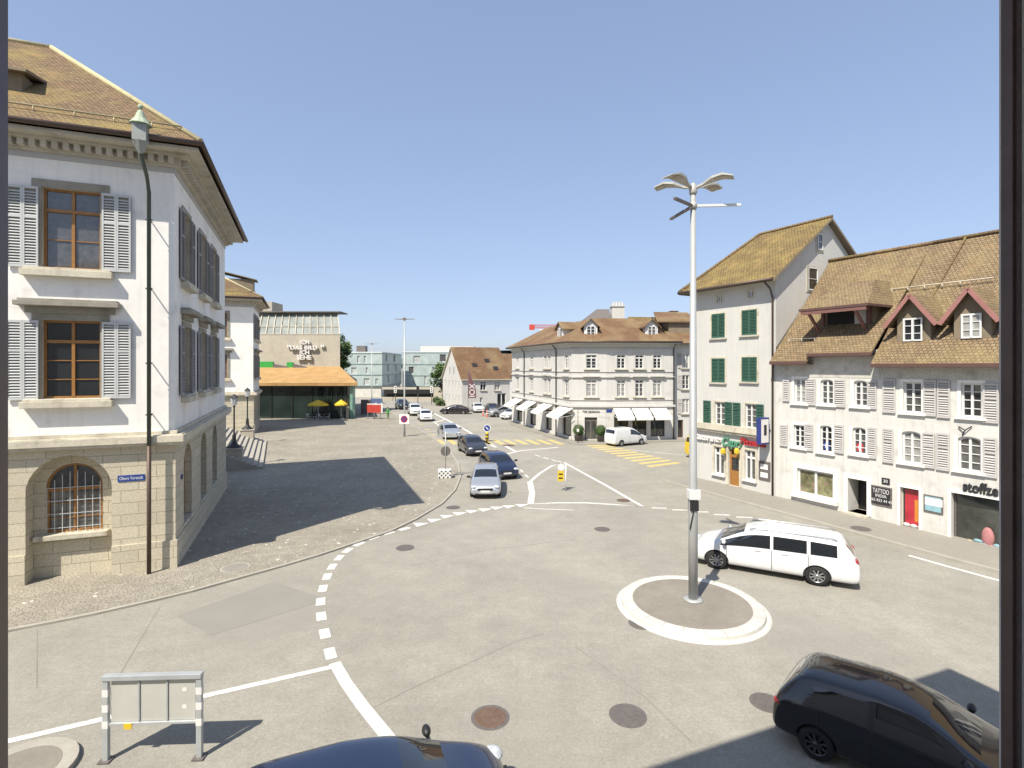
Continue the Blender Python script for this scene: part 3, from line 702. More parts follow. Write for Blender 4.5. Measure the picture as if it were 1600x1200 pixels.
THALL, TF, TS = town_wing('town_hall', 'white plastered building with rusticated limestone ground floor and grey louvred shutters', -12.2, 19.15, ROT1, 16, 13.3,
                          [c1, c1-4.6, c1-9.2], sc, 14.95, True, ZS, [(-5.6, 1.2, 'y')])
WING2, WF, WS = town_wing('town_hall_wing', 'matching white wing with hipped roof beyond the steps and lanterns', -27.8, 57, ROT1, 16, 8.0,
                          [-3.3, -7.5], [1.6, 4.0, 6.4], 14.4, False, dict(ZS, ledge=(4.1, 4.45), up=(10.3, 12.9), mid=(6.0, 8.5), frieze=13.6), [(-.2, 3.6, 'x')], False, False)
# street sign
u0, u1, z0, z1 = TF.rect(185, 741.5, 227, 751)
ss = empty('street_sign', *(THALL.matrix_basis @ TF.P((u0+u1)/2, .07, z0)).xy, ROT1, z0, 'blue street name plate on the limestone wall beside the arched window', 'street sign')
sp_ = Panel(ss, (0, 0), (1, 0)); hw = (u1-u0)/2
mb = MB(); sp_.box(mb, -hw, hw, -.01, .015, 0, z1-z0); mb.build('plate', BLUE, ss)
text(sp_, ss, 'Obere Vorstadt', 0, (z1-z0)/2, .16, LETTER_W, .017, .002, sx=hw*2/1.18)
wc = MB(); a = THALL.matrix_basis @ TS.P(.9, .07, 3.05); b_ = empty('wall_plaque', a.x, a.y, ROT1, 3.05, 'small dark plaque on the shaded limestone side wall', 'plaque')
wc.box(-.01, .03, -.12, .12, 0, .16); wc.box(.03, .034, -.1, .1, .02, .14, 1); wc.build('plate', [BLUE, IRON], b_)

# steps with two lanterns between the wings
a, b = Vector((-18.6, 37.0)), Vector((-24.6, 50.6)); d = (b-a).normalized(); nl = Vector((-d.y, d.x))
st = MB()
for k in range(12):
    o = nl*(.36*k-1.1); st_ = [a+o-d*0, b+o, b+nl*9, a+nl*9]
    st.prism([(p.x, p.y) for p in st_], .06+.155*k-.155*(k > 0)*0-.02, .06+.155*(k+1))
tag(st.build('staircase', KERB), 'broad stone steps rising left between the two white wings', 'steps')
def lantern(px, py, s, label):
    p = G(px, py)+Vector((-.45, .5, 0)); root = empty('lantern', p.x, p.y, ROT1, 0, label, 'lantern', 'lanterns on stone pedestals')
    mb = MB(); mb.box(-.55, .55, -.55, .55, .04, 1.4); mb.box(-.6, .6, -.6, .6, 1.4, 1.5); mb.build('pedestal', CONCRETE, root, bevel=.02)
    mb = MB(); mb.lathe([(.52, 1.5), (.5, 1.56), (.3, 1.68), (.16, 1.85), (.12, 2.2), (.14, 2.3), (.06, 2.5), (.05, 4.35), (.09, 4.42), (.05, 4.5)], 14); mb.build('post', IRON, root)
    mb = MB(); mb.lathe([(.16, 4.5), (.25, 5.0), (.26, 5.03)], 6, 0, smooth=False); mb.lathe([(.29, 5.03), (.14, 5.2), (.03, 5.3)], 6, 1, smooth=False)
    mb.build('lamp_head', [HEADL, IRON], root)
lantern(370, 734, 1, 'nearer iron lantern on a stone pedestal beside the steps')
lantern(390, 697, 1, 'farther iron lantern on a stone pedestal at the wing corner')

# ------------------------------------------------------------------ art museum
KX, KY = -21.6, 72.9
kun = empty('museum', KX, KY, 0, 0, 'concrete museum with tan plate canopy and dark glass front', 'building')
KP = Panel(kun, (-26, 0), (1, 0)); KW = Panel(kun, (-26, 3.3), (1, 0)); KS = Panel(kun, (0, 0), (0, 1))
mb = MB(); mb.prism([(-26, 3.3), (-3.1, 3.3), (-9.4, 22), (-26, 22)], 0, 11.75); mb.build('wall', CONCRETE, kun)
mb = MB(); mb.slab([(-26, -.5, 5.0), (.5, -.5, 5.0), (-3.1, 3.3, 7.25), (-26, 3.3, 7.25)], .12); mb.slab([(.5, -.5, 5.0), (-5.6, 20, 5.0), (-9.0, 20, 7.25), (-3.1, 3.3, 7.25)], .12)
mb.box(-26, .5, -.52, -.5, 4.6, 4.98); mb.hexa([(.5, -.5, 4.6), (.52, -.5, 4.6), (-5.58, 20, 4.6), (-5.6, 20, 4.6), (.5, -.5, 4.98), (.52, -.5, 4.98), (-5.58, 20, 4.98), (-5.6, 20, 4.98)])
mb.build('canopy_roof', PLATES, kun)
mb = MB(); mb.prism([(-26, -.45), (.42, -.45), (-5.4, 19), (-26, 19)], 4.56, 4.62); mb.build('soffit', IRON, kun)
mb = MB(); mb.poly([KP.P(0, -.4, .05), KP.P(24.6, -.4, .05), KP.P(24.6, -.4, 4.56), KP.P(0, -.4, 4.56)]); mb.poly([(-.4, .4, .05), (-5.2, 16, .05), (-5.2, 16, 4.56), (-.4, .4, 4.56)])
mb.poly([(-1.4, .4, .05), (-.4, .4, .05), (-.4, .4, 4.56), (-1.4, .4, 4.56)])
gl = mb.build('glass_front', GLASS_GREEN, kun)
mb = MB()
for x in (-19, -17.6, -14.7, -11.6, -8.7, -6.0, -4.3, -3.3, -2.6, -2.0, -1.3): mb = MB(); mb.box(x-.04, x+.04, .28, .38, .05, 4.56); mb.build('mullion', IRON, gl)
mb = MB(); mb.box(-.75, -.38, .22, .34, .05, 4.5); mb.box(-.36, -.3, .3, 1.2, .05, 4.5); mb.build('glass_edge', GLASS_EDGE, gl)
mb = MB(); mb.box(-1.25, -.85, .1, .3, .05, 1.7); mb.build('door_panel', CONCRETE, gl)
sh = MB(); A_, B_ = (-26, 4.2, 11.85), (-3.4, 4.2, 11.85); C_, D_ = (-4.6, 6.8, 15.3), (-26, 6.8, 15.3)
sh.slab([A_, B_, C_, D_], .2); ro = sh.build('skylight_roof', mat('skylight_glass', (.30, .32, .29), .15, [(.5, .25), (4, .15)], spec=.6), kun)
rb = MB()
for k in range(22):
    t = k/21; a = Vector(A_).lerp(Vector(B_), t); b = Vector(D_).lerp(Vector(C_), t); o_ = Vector((0, -.08, .08)); rb.bar(a+o_, b+o_, .1, .12)
for t in (0, .36, .99): rb.bar(Vector(A_).lerp(Vector(D_), t)+Vector((0, -.06, .06)), Vector(B_).lerp(Vector(C_), t)+Vector((0, -.06, .06)), .12)
rb.build('glazing_bar', LEDGE, ro)
mb = MB(); mb.box(-26, -3.9, 5.9, 9.5, 15.3, 15.45); mb.box(-26, -3.4, 3.5, 4.1, 11.76, 11.86); mb.build('roof_edge', MAN_GREY, kun)
mb = MB(); mb.box(-20.6, -16.8, 12, 16, 11.8, 17.6); mb.build('roof_tower', CONCRETE, kun)
mb = MB(); u0, u1, z0, z1 = KW.rect(404, 565, 427.5, 574); KW.box(mb, u0, u1, .05, .25, 7.1, z1); u0, u1, z0, z1 = KW.rect(449, 566, 458.5, 575); KW.box(mb, u0, u1, .05, .25, 7.1, z1)
mb.build('green_board', GREENSIGN, kun)
mb = MB()
for (xa, xb, q) in ((428, 452, 0), (459, 480, 1)):
    ua, ub = KW.px(xa)[0], KW.px(xb)[0]; mb.hexa([KW.P(ua, .3, 7.05), KW.P(ub, .3, 7.05), KW.P(ub, .05, 7.1), KW.P(ua, .05, 7.1), KW.P(ua, .3, 7.62), KW.P(ub, .3, 7.2), KW.P(ub, .05, 7.2), KW.P(ua, .05, 7.62)])
mb.build('shade_wedge', MAN_GREY, kun)  # solid grey wedges standing in for the triangular shade beside each green board
for s, xm, ya, yb, wd in (('ICH', 477.5, 532, 538.6, 14.5), ('DAS BILD', 476.5, 540.5, 546.6, 42), ('ICH', 477.5, 547.8, 554.2, 14.5), ('SEHE', 477, 555.4, 562.4, 22.5)):
    uc, zt = KW.px(xm, ya); zb = KW.px(xm, yb)[1]; o = text(KW, kun, s, uc, (zt+zb)/2, (zt-zb)*1.38, LETTER_W, .32, .14, bold=.02)
    bpy.context.view_layer.update(); tw = wd*76.2/F; o.scale.x *= tw/max(o.dimensions.x, .1)
for px_, s in ((452, 1), (504, 1)):
    uc, z = KW.px(px_, 541.5); mb = MB()
    for k in (0, .3): KW.box(mb, uc+k-.15, uc+k+.05, .1, .4, z-.1, z+.25)
    mb.build('lettering', LETTER_W, kun)
def parasol(x, y, r, label):
    root = empty('parasol', x, y, 0, .06, label, 'parasol', 'yellow parasols before the glass front')
    mb = MB(); mb.tube([(0, 0, 0), (0, 0, 2.7)], .03, 8); mb.lathe([(.3, 0), (.28, .08), (.05, .1)], 14); mb.build('pole', WHITE_M, root)
    mb = MB(); n = 8
    for k in range(n):
        t0, t1 = 2*math.pi*k/n, 2*math.pi*(k+1)/n; p = lambda r_, t, z: (r_*math.cos(t), r_*math.sin(t), z)
        mb.poly([p(r, t0, 2.1), p(r, t1, 2.1), (0, 0, 2.72)]); mb.poly([p(r, t0, 2.1), p(r, t1, 2.1), p(r, t1, 1.92), p(r, t0, 1.92)])
    mb.build('canopy', YELLOW, root)
parasol(GD(497, 71.5), 71.5, 1.4, 'larger yellow parasol over cafe tables at the museum front')
parasol(GD(532, 71.6), 71.9, .9, 'small yellow parasol near the green glass corner of the museum')
def cafe_table(x, y, label):
    root = empty('cafe_table', x, y, 0, .06, label, 'table', 'cafe tables under the yellow parasol')
    mb = MB(); mb.lathe([(.42, .72), (.42, .75), (.0001, .75)], 18); mb.build('table_top', MAN_GREY, root)
    mb = MB(); mb.tube([(0, 0, 0), (0, 0, .72)], .03, 8); mb.lathe([(.25, 0), (.22, .03), (.03, .05)], 12); mb.build('leg', WHITE_M, root)
def cafe_chair(x, y, rz, label):
    root = empty('cafe_chair', x, y, rz, .06, label, 'chair', 'cafe chairs under the yellow parasol')
    mb = MB(); mb.box(-.21, .21, -.21, .21, .43, .46); mb.build('seat', WHITE_M, root)
    mb = MB(); mb.box(-.21, .21, .19, .22, .6, .86); mb.bar((-.19, .2, .45), (-.19, .21, .86), .03); mb.bar((.19, .2, .45), (.19, .21, .86), .03); mb.build('backrest', WHITE_M, root)
    for sx in (-1, 1):
        for sy in (-1, 1): mb = MB(); mb.tube([(.19*sx, .19*sy, .43), (.22*sx, .22*sy, 0)], .018, 6); mb.build('leg', WHITE_M, root)
cafe_table(GD(487, 71.5), 71.6, 'cafe table left of the parasol pole'); cafe_table(GD(506, 71.5), 71.6, 'cafe table right of the parasol pole')
for px_, dy, rz, lb in ((482, 71.2, .9, 'leftmost cafe chair beneath the parasol'), (492, 71.1, -1.2, 'cafe chair just left of the parasol pole'), (501, 71.1, 1.4, 'cafe chair just right of the parasol pole'), (512, 71.3, -1, 'rightmost cafe chair beneath the parasol')):
    cafe_chair(GD(px_, dy), dy, rz, lb)

# ------------------------------------------------------------------ distant glass-clad apartment blocks
def glass_block(name, label, x0, x1, y, depth, floors, zg, wins, side_wins, base_m, garage=None):
    root = empty(name, x1, y, 0, 0, label, 'apartment building'); L = x1-x0
    FP = Panel(root, (-L, 0), (1, 0)); SP = Panel(root, (0, 0), (0, 1))
    ops = [op(FP.rect(*r)) for r in wins]; mb = MB(); FP.wall(mb, 0, L, zg, floors[-1], ops, depth=.35)
    SP_ops = [op((u, u+wd, z, z+1.9)) for (u, wd, z) in side_wins]; SP.wall(mb, 0, depth, zg, floors[-1], SP_ops, depth=.3)
    mb.poly([(-L, 0, zg), (-L, 0, floors[-1]), (-L, depth, floors[-1]), (-L, depth, zg)]); mb.poly([(-L, depth, zg), (0, depth, zg), (0, depth, floors[-1]), (-L, depth, floors[-1])])
    mb.build('cladding', TEAL, root)
    for P, oo in ((FP, ops), (SP, SP_ops)):
        for o in oo: window(P, root, o, WHITE_M, BLIND if random.random() < .65 else GLASS_ROOM, .22, .1, 1, 1)
    mb = MB()
    for z in floors: mb.box(-L-.05, .08, -.08, .05, z-.09, z+.09); mb.box(.0, .08, .05, depth, z-.09, z+.09)
    mb.build('floor_band', TEAL_BAND, root)
    mb = MB(); mb.box(-L, 0, 0, depth, floors[-1]+.02, floors[-1]+.35); mb.build('roof', WHITE_M, root)
    mb = MB(); mb.box(-L, -.3, .3, depth, 0, zg); mb.build('ground_floor', base_m, root)
    if garage:
        mb = MB(); mb.box(*garage); mb.build('garage_opening', DARK, root)
    return root, FP, L
z_at = lambda y, d: H-(y-HY)/F*d
B1D, B2D = 125, 150
x1a = GD(597, B1D)
gb1, _, L1_ = glass_block('glass_apartment_block', 'teal glass-clad apartment block nearer the museum', GD(520, B1D), x1a, B1D, 22,
    [z_at(603, B1D), z_at(586, B1D), z_at(569, B1D), z_at(552, B1D)], z_at(603, B1D)-.2,
    [(558, 556, 562, 567), (568.5, 556, 572, 566.5), (549, 574, 557, 583.5), (571.5, 574, 575, 583.5), (549, 591, 556.5, 602), (568.5, 591, 577, 601.5), (586.5, 591.5, 591, 601)],
    [(3, 2, 8.4), (11, 3, 8.4), (5, 1.6, 5.9), (13, 2.4, 5.9), (4, 3, 3.2), (12, 3.4, 3.2)], CONCRETE_W)
mb = MB(); mb.box(-7.8, -5.6, 6, 8, z_at(552, B1D)+.35, z_at(552, B1D)+2); mb.build('roof_vent', MAN_GREY, gb1)
gb2, _, L2_ = glass_block('glass_apartment_block', 'teal glass-clad apartment block behind the white gabled house', GD(629, B2D), GD(712, B2D), B2D, 20,
    [z_at(604, B2D), z_at(587, B2D), z_at(569.5, B2D), z_at(551, B2D)], z_at(604, B2D)-.2,
    [(646, 556, 656.5, 567), (687, 553.5, 697, 565), (638.5, 573, 646.5, 583.5), (675, 573, 679, 582), (643, 590, 646.5, 600.5), (663, 588, 666, 602), (679, 590, 684, 602)], [(4, 3, 8)], CONCRETE_W)
mb = MB(); xx = GD(712, B2D); mb.box(GD(657, 156)-xx, GD(740, 156)-xx, 6, 14, z_at(551, B2D)+.36, z_at(541, 156)); mb.build('penthouse', CONCRETE_W, gb2)
# low garage front between them
gf = empty('garage_wall', GD(597, 118), 118, 0, 0, 'low beige wall with a wide dark garage entrance before the glass blocks', 'wall')
W_ = GD(690, 118)-GD(597, 118); mb = MB(); mb.box(0, W_, 0, .5, z_at(608.5, 118), z_at(605, 118)); mb.box(W_-1.8, W_+1.2, .01, .5, 0, z_at(608.5, 118)); mb.box(0, W_+1.5, -6, -5.6, 0, .75); mb.build('lintel', CONCRETE, gf)
mb = MB(); mb.box(.05, W_-1.8, 1.5, 4, .02, z_at(608.5, 118)-.02); mb.build('entrance', DARK, gf)  # solid near-black block, the garage's inner shade put into its colour

# ------------------------------------------------------------------ white gabled house
wh = empty('gabled_house', -8.4, 89, math.atan2(.41, .91), 0, 'white gabled house with steep brown tiled roof', 'house')
HP = Panel(wh, (0, 0), (1, 0)); HG = Panel(wh, (0, 11), (0, -1)); L = 8.8; ze, zr = 5.3, 10.6
mb = MB()
ops = [op(HP.rect(750.5, 596, 759.5, 610)), op(HP.rect(772.5, 596, 781.5, 610)), op(HP.rect(750, 621, 753.5, 629)), op((7.0-.6, 7.0+1.1, .2, 2.6))]
HP.wall(mb, 0, L, 0, ze, ops, depth=.25)
gops = [op((u, u+.45, z, z+1.35)) for z in (.9, 3.4) for u in (1.7, 3.8, 5.9, 7.6, 9.2)]+[op((u, u+.4, 6.0, 7.2)) for u in (4.2, 6.4)]
HG.wall(mb, 0, 11, 0, ze, [o for o in gops if o['z0'] < 5], depth=.25)
for (a_, b_) in ((0, 5.5), (5.5, 11)):
    pass
mb.poly([HG.P(0, 0, ze), HG.P(11, 0, ze), HG.P(5.5, 0, zr)]); mb.poly([(L, 0, 0), (L, 11, 0), (L, 11, ze), (L, 5.5, zr), (L, 0, ze)]); mb.poly([(0, 11, 0), (L, 11, 0), (L, 11, ze), (0, 11, ze)])
mb.build('wall', PLASTER_MID, wh)
for o in ops[:2]: f = window(HP, wh, o, WHITE, GLASS, .18, .09, 2, 1, .72); sill(HP, f, o, TRIM)
window(HP, wh, ops[2], WHITE, GLASS, .18, .05, 1, 1); window(HP, wh, ops[3], WHITE, GLASS, .18, .14, 2, 1, name='door')
for o in gops:
    if o['z0'] < 5: window(HG, wh, o, WHITE, GLASS, .15, .04, 1, 1)
    else: window(HG, wh, o, WHITE, GLASS, -.03, .05, 1, 1)
mb = MB(); e = .35; sl2 = (zr-ze)/5.5; mb.slab([(-.3, -e, ze-e*sl2+.1), (L+.25, -e, ze-e*sl2+.1), (L+.25, 5.5, zr+.1), (-.3, 5.5, zr+.1)], .14, 0, 1); mb.slab([(-.3, 5.5, zr+.1), (L+.25, 5.5, zr+.1), (L+.25, 11+e, ze-e*sl2+.1), (-.3, 11+e, ze-e*sl2+.1)], .14, 0, 1)
rf = mb.build('roof', [TILE_RED, LEDGE], wh)
mb = MB()
for (u, v) in ((2.6, 1.8), (5.2, 2.6), (6.3, 1.2)):
    mb = MB(); z = ze+v*sl2+.12; mb.hexa([(u, v, z), (u+.9, v, z), (u+.9, v+.6, z+.6*sl2), (u, v+.6, z+.6*sl2), (u, v, z+.12), (u+.9, v, z+.12), (u+.9, v+.6, z+.6*sl2+.1), (u, v+.6, z+.6*sl2+.1)]); mb.build('skylight', IRON, rf)
# house behind it
bh = empty('far_house', 3.2, 108, math.atan2(.41, .91), 0, 'brown roofed house half hidden behind the white gabled house', 'house')
mb = MB(); mb.box(-9, 6, 0, 9, 0, 5.8); mb.build('wall', PLASTER, bh)
mb = MB(); mb.slab([(-9.4, -.5, 5.5), (6.4, -.5, 5.5), (6.4, 4.5, 9.9), (-9.4, 4.5, 9.9)], .14, 0, 1); mb.slab([(-9.4, 4.5, 9.9), (6.4, 4.5, 9.9), (6.4, 9.5, 5.5), (-9.4, 9.5, 5.5)], .14, 0, 1); mb.build('roof', [TILE_RED, COPPER], bh)

# ------------------------------------------------------------------ white corner building with awnings
A = [Vector(p) for p in ((0, 70), (5.85, 52.1), (9.2, 51.9), (16.1, 52.6), (18.5, 66), (7, 76))]
cb = empty('corner_building', A[1].x, A[1].y, 0, 0, 'white three-storey corner building with chamfered entrance and white awnings', 'building')
q = [p-A[1] for p in A]
PL, PC, PR = Panel(cb, q[0], q[1]-q[0]), Panel(cb, q[1], q[2]-q[1]), Panel(cb, q[2], q[3]-q[2])
LL, LC, LR = (q[1]-q[0]).length, (q[2]-q[1]).length, (q[3]-q[2]).length
wl = MB(); base = MB()
top, mid = (7.05, 8.4), (4.3, 5.95)
def wins_for(P, pxs, hw): return [(P.px(x)[0], hw) for x in pxs]
sets = [(PL, LL, [(809, .55), (831, .5), (852.5, .42), (858.5, .42), (885.5, .5)], [(812, 1.1), (833, 1.0), (857.5, .9), (886, 1.1)]),
        (PC, LC, [(924, .5)], []), (PR, LR, [(970.5, .42), (999, .42), (1027, .42)], [(970.5, .72), (999, .72), (1027.5, .72)])]
for P, Lw, ws, shops in sets:
    o1 = []; 
    for (x, hw) in ws:
        u = P.px(x)[0]; o1 += [op((u-hw, u+hw, *top)), op((u-hw, u+hw, *mid))]
    P.wall(wl, 0, Lw, 3.4, 9.5, o1, depth=.18)
    o2 = [op((P.px(x)[0]-hw, P.px(x)[0]+hw, .35, 2.55)) for (x, hw) in shops]
    if P is PC: door = op(P.rect(913.5, 652, 933, 687)); door['z0'] = .1; o2 = [door]
    P.wall(base, 0, Lw, 0, 3.4, o2, depth=.3, w=.03)
    for o in o1:
        f = window(P, cb, o, WHITE, GLASS, .14, .08, 2, 3, .8 if o['z0'] < 5 else .78); surround(P, f, o, CREAM, .16, .04); sill(P, f, o, LEDGE, .25, .12, .2)
        if o['z0'] < 5:
            h = MB(); P.box(h, o['u0']-.32, o['u1']+.32, 0, .3, o['z1']+.3, o['z1']+.42); P.box(h, o['u0']-.22, o['u1']+.22, 0, .14, o['z1']+.16, o['z1']+.3); h.build('hood', CREAM, f)
    if P is PC:
        f = window(P, cb, door, MAN_GREY, GLASS_SHOP, .25, .12, 2, 1, .85, .03, name='door')
    else:
        for o in o2: window(P, cb, o, IRON, GLASS_SHOP, .2, .06, 2 if P is PR else 1, 1, None, .03, name='shop_window')
    for z, h_, wd in ((3.28, .2, .2), (6.18, .1, .14), (6.72, .06, .08), (3.95, .06, .08), (8.95, .08, .1)):
        bb = MB(); P.box(bb, -.02, Lw+.02, .0, wd, z, z+h_); bb.build('string_course', CREAM, cb)
    for k in range(1, 7):
        gk = MB(); P.box(gk, .05, Lw-.05, .032, .036, k*.46, k*.46+.03)
        if P is PC: gk = MB(); P.box(gk, .05, .95, .032, .036, k*.46, k*.46+.03); P.box(gk, LC-.9, LC-.05, .032, .036, k*.46, k*.46+.03)
        if P is PC: gk.build('stone_joint', FRIEZE, cb)
    for (x, hw) in shops:
        u = P.px(x)[0]; e = .45 if P is PL else .12; hw = hw+e
        aw = MB(); out = 1.6; z0_, z1_ = 3.2, 2.35
        aw.hexa([P.P(u-hw, out, z1_-.02), P.P(u+hw, out, z1_-.02), P.P(u+hw, .05, z0_-.02), P.P(u-hw, .05, z0_-.02), P.P(u-hw, out, z1_), P.P(u+hw, out, z1_), P.P(u+hw, .05, z0_), P.P(u-hw, .05, z0_)])
        P.box(aw, u-hw, u+hw, out, out+.03, z1_-.22, z1_)
        a_ = aw.build('awning', AWNING, cb)
        ar = MB(); ar.bar(P.P(u-hw+.05, .06, 2.5), P.P(u-hw+.05, out, z1_-.04), .04); ar.bar(P.P(u+hw-.05, .06, 2.5), P.P(u+hw-.05, out, z1_-.04), .04); ar.build('awning_arm', WHITE_M, a_)
for (a, b, z0, z1, t) in ((q[3], q[4], 0, 9.5, wl), (q[4], q[5], 0, 9.5, wl), (q[5], q[0], 0, 9.5, wl)):
    t.poly([(*a, z0), (*b, z0), (*b, z1), (*a, z1)])
wl.build('wall', PLASTER_MID, cb); base.build('shop_front', PLASTER_OLD, cb)
poly = [tuple(p) for p in q]
e0, e1, e2 = offset_poly(poly, .7), offset_poly(poly, -4.0), offset_poly(poly, .12)
ct = MB(); ct.prism([tuple(p) for p in offset_poly(poly, .1)], 9.15, 9.5); ct.prism([tuple(p) for p in offset_poly(poly, .62)], 9.5, 9.62); ct.build('cornice', CREAM, cb)
rf = MB()
for i in range(6):
    j = (i+1) % 6; rf.slab([(*e0[i], 9.72), (*e0[j], 9.72), (*e1[j], 12.35), (*e1[i], 12.35)], .1, 0, 1)
rf.poly([(*p, 12.34) for p in e1], 0)
rf = rf.build('roof', [TILE_RED, COPPER], cb)
gt = MB(); gt.tube([(*e0[0], 9.66), (*e0[1], 9.66), (*e0[2], 9.66), (*e0[3], 9.66)], .09, 8); gt.build('gutter', COPPER, cb)
for P, u in ((PL, PL.px(820)[0]), (PL, PL.px(870)[0]), (PR, LR-.1)):
    dp = MB(); dp.tube([P.P(u, .6, 9.6), P.P(u, .1, 9.0), P.P(u, .1, .1)], .06, 8); dp.build('downpipe', IRON, cb)

def dormer(root, P, parent, uc, wd, back, z0, ze, za, fm, wm, rm, boards, winrect=None, ov=.28, depth=3.2, hipped=False, cols=2, rows=3, rake=None):
    """gabled dormer whose front stands `back` behind the wall plane"""
    d = MB(); u0, u1 = uc-wd/2, uc+wd/2; W = -back
    P.box(d, u0, u1, W-depth, W, z0, ze); d.poly([P.P(u0, W, ze), P.P(u1, W, ze), P.P(uc, W, za)])
    o = d.build('dormer', boards, parent)
    r = MB(); sl_ = (za-ze)/(wd/2); el = ze-ov*sl_
    r.slab([P.P(u0-ov, W+ov, el+.08), P.P(uc, W+ov, za+.08), P.P(uc, W-depth-.8, za+.08), P.P(u0-ov, W-depth, el+.08)], .09, 0, 0)
    r.slab([P.P(uc, W+ov, za+.08), P.P(u1+ov, W+ov, el+.08), P.P(u1+ov, W-depth, el+.08), P.P(uc, W-depth-.8, za+.08)], .09, 0, 0)
    r.build('dormer_roof', rm, o)
    if rake:
        k = MB()
        for s_ in (-1, 1): k.bar(P.P(uc, W+ov+.03, za+.0), P.P(uc+s_*(wd/2+ov), W+ov+.03, el+.0), .05, .17)
        k.build('barge_board', rake, o)
    if winrect:
        a, b, c, e = winrect; window(P, o, op((a, b, c, e)), wm, GLASS, -.05, .07, cols, rows, None, W)
    return o
for P, px_, wd in ((PC, 924, 1.3), (PR, 1022, 1.3), (PL, 866, 1.6)):
    u = P.px(px_)[0]; dormer(cb, P, rf, u, wd, .7, 10.1, 11.35, 11.95, WHITE, WHITE, TILE_RED, WHITE, (u-.42, u+.42, 10.25, 11.3))
mb = MB(); mb.box(5.6, 7.0, 8.5, 9.7, 12.2, 14.1); mb.box(5.5, 7.1, 8.4, 9.8, 14.1, 14.25)
for k in range(4): mb.box(5.7+k*.33, 5.9+k*.33, 8.9, 9.2, 14.25, 14.7)
mb.build('chimney', CREAM, cb)
mb = MB(); mb.prism([(2.2, 8), (5.4, 8), (5.4, 12), (2.2, 12)], 12.2, 12.5); mb.hexa([(2.2, 8, 12.5), (5.4, 8, 12.5), (5.4, 12, 12.5), (2.2, 12, 12.5), (4.0, 9.4, 13.9), (5.4, 9.4, 13.9), (5.4, 10.6, 13.9), (4.0, 10.6, 13.9)]); mb.build('roof_lantern', MAN_GREY, cb)
uc, zt = PC.px(923.5, 641.5); text(PC, cb, 'TOP LEHMANN', uc, PC.px(923, 643.5)[1], .3, LETTER_K, .06, .02, name='lettering', sx=.82)
un, zn = PR.px(951.5, 642); mb = MB(); PR.box(mb, un-.28, un+.28, .05, .08, zn-.12, zn+.12); mb.build('name_plate', BLUE, cb)
# clipped shrubs in tubs
def shrub_pot(px, py, label):
    p = G(px, py); root = empty('potted_shrub', p.x, p.y, 0, .07, label, 'potted shrub', 'ball shrubs in tubs at the corner entrance')
    mb = MB(); mb.lathe([(.34, 0), (.42, .5), (.44, .52), (.36, .5)], 16); mb.build('tub', MAN_GREY, root)
    mb = MB()
    for k in range(900):
        t, c = random.uniform(0, 6.283), random.uniform(-.85, 1); r = .58*random.uniform(.82, 1.04); s = math.sqrt(1-c*c)
        n = Vector((s*math.cos(t), s*math.sin(t), c)); p_ = n*r+Vector((0, 0, 1.02)); a_ = n.orthogonal().normalized(); b_ = n.cross(a_); q_ = random.uniform(.03, .055)
        a2 = (a_+n*random.uniform(-.5, .5))*q_; mb.poly([p_-a2, p_+b_*q_, p_+a2, p_-b_*q_], random.choice((0, 1, 1, 2)))
    mb.ell((0, 0, 1.02), (.47, .47, .47), 14, 8, 0)
    mb.build('foliage', LEAF, root, recalc=False)
shrub_pot(904, 690, 'round clipped shrub in a tub left of the corner entrance'); shrub_pot(939, 691, 'round clipped shrub in a tub right of the corner entrance')
p = G(903, 694); sgp = empty('sign_post', p.x, p.y, 0, .07, 'thin grey post in front of the left potted shrub', 'post')
mb = MB(); mb.tube([(0, 0, 0), (0, 0, 3.1)], .035, 8); mb.build('post', MAN_GREY, sgp); mb = MB(); mb.box(-.1, .1, -.05, .05, 1.1, 1.35); mb.build('button_box', WHITE, sgp)

# neighbour of the corner building
nb = empty('narrow_house', 16.15, 53.2, .12, 0, 'white house with grey shutters squeezed between corner building and lamp post', 'house')
NP = Panel(nb, (0, 0), (1, 0)); mb = MB()
ops = [op(NP.rect(1066, 551.5, 1077, 575)), op(NP.rect(1066, 586, 1077, 608)), op(NP.rect(1066, 623, 1077, 646))]; dr = op(NP.rect(1058.5, 656, 1067.5, 687)); dr['z0'] = .1
NP.wall(mb, 0, 9, 0, 9.5, ops+[dr], depth=.2); mb.box(0, 9, .5, 10, 0, 9.5); mb.build('wall', PLASTER_MID, nb)
for o in ops:
    f = window(NP, nb, o, WHITE, GLASS, .14, .08, 2, 3); sill(NP, f, o, TRIM, .2); shutter(NP, nb, o['u0']-.5, o['u0']-.04, o['z0'], o['z1'], SHUT_LILAC, .03, .12); shutter(NP, nb, o['u1']+.04, o['u1']+.5, o['z0'], o['z1'], SHUT_LILAC, .03, .12)
window(NP, nb, dr, mat('brown_door', (.12, .06, .035), .5, [(4, .1)]), GLASS, .15, .12, 1, 2, name='door')
mb = MB(); mb.slab([(-.2, -.6, 9.6), (9.4, -.6, 9.6), (9.4, 5, 12.7), (-.2, 5, 12.7)], .12, 0, 1); mb.slab([(-.2, 5, 12.7), (9.4, 5, 12.7), (9.4, 10.6, 9.6), (-.2, 10.6, 9.6)], .12, 0, 1); nr = mb.build('roof', [TILE_RED, COPPER], nb)
mb = MB(); mb.slab([(-1.2, 1.2, 11.9), (3.6, 1.2, 11.9), (3.6, 4.6, 13.2), (-.2, 4.6, 13.2)], .12); mb.box(.2, 3.4, 1.5, 4.5, 10.4, 11.75, 1); mb.build('dormer', [TILE_RED, BOARDS], nr)
rb_ = empty('rear_house', 16.5, 74, .1, 0, 'tan roofed house rising behind the corner building', 'house')
mb = MB(); mb.box(0, 14, 0, 9, 0, 11); mb.build('wall', CREAM, rb_)
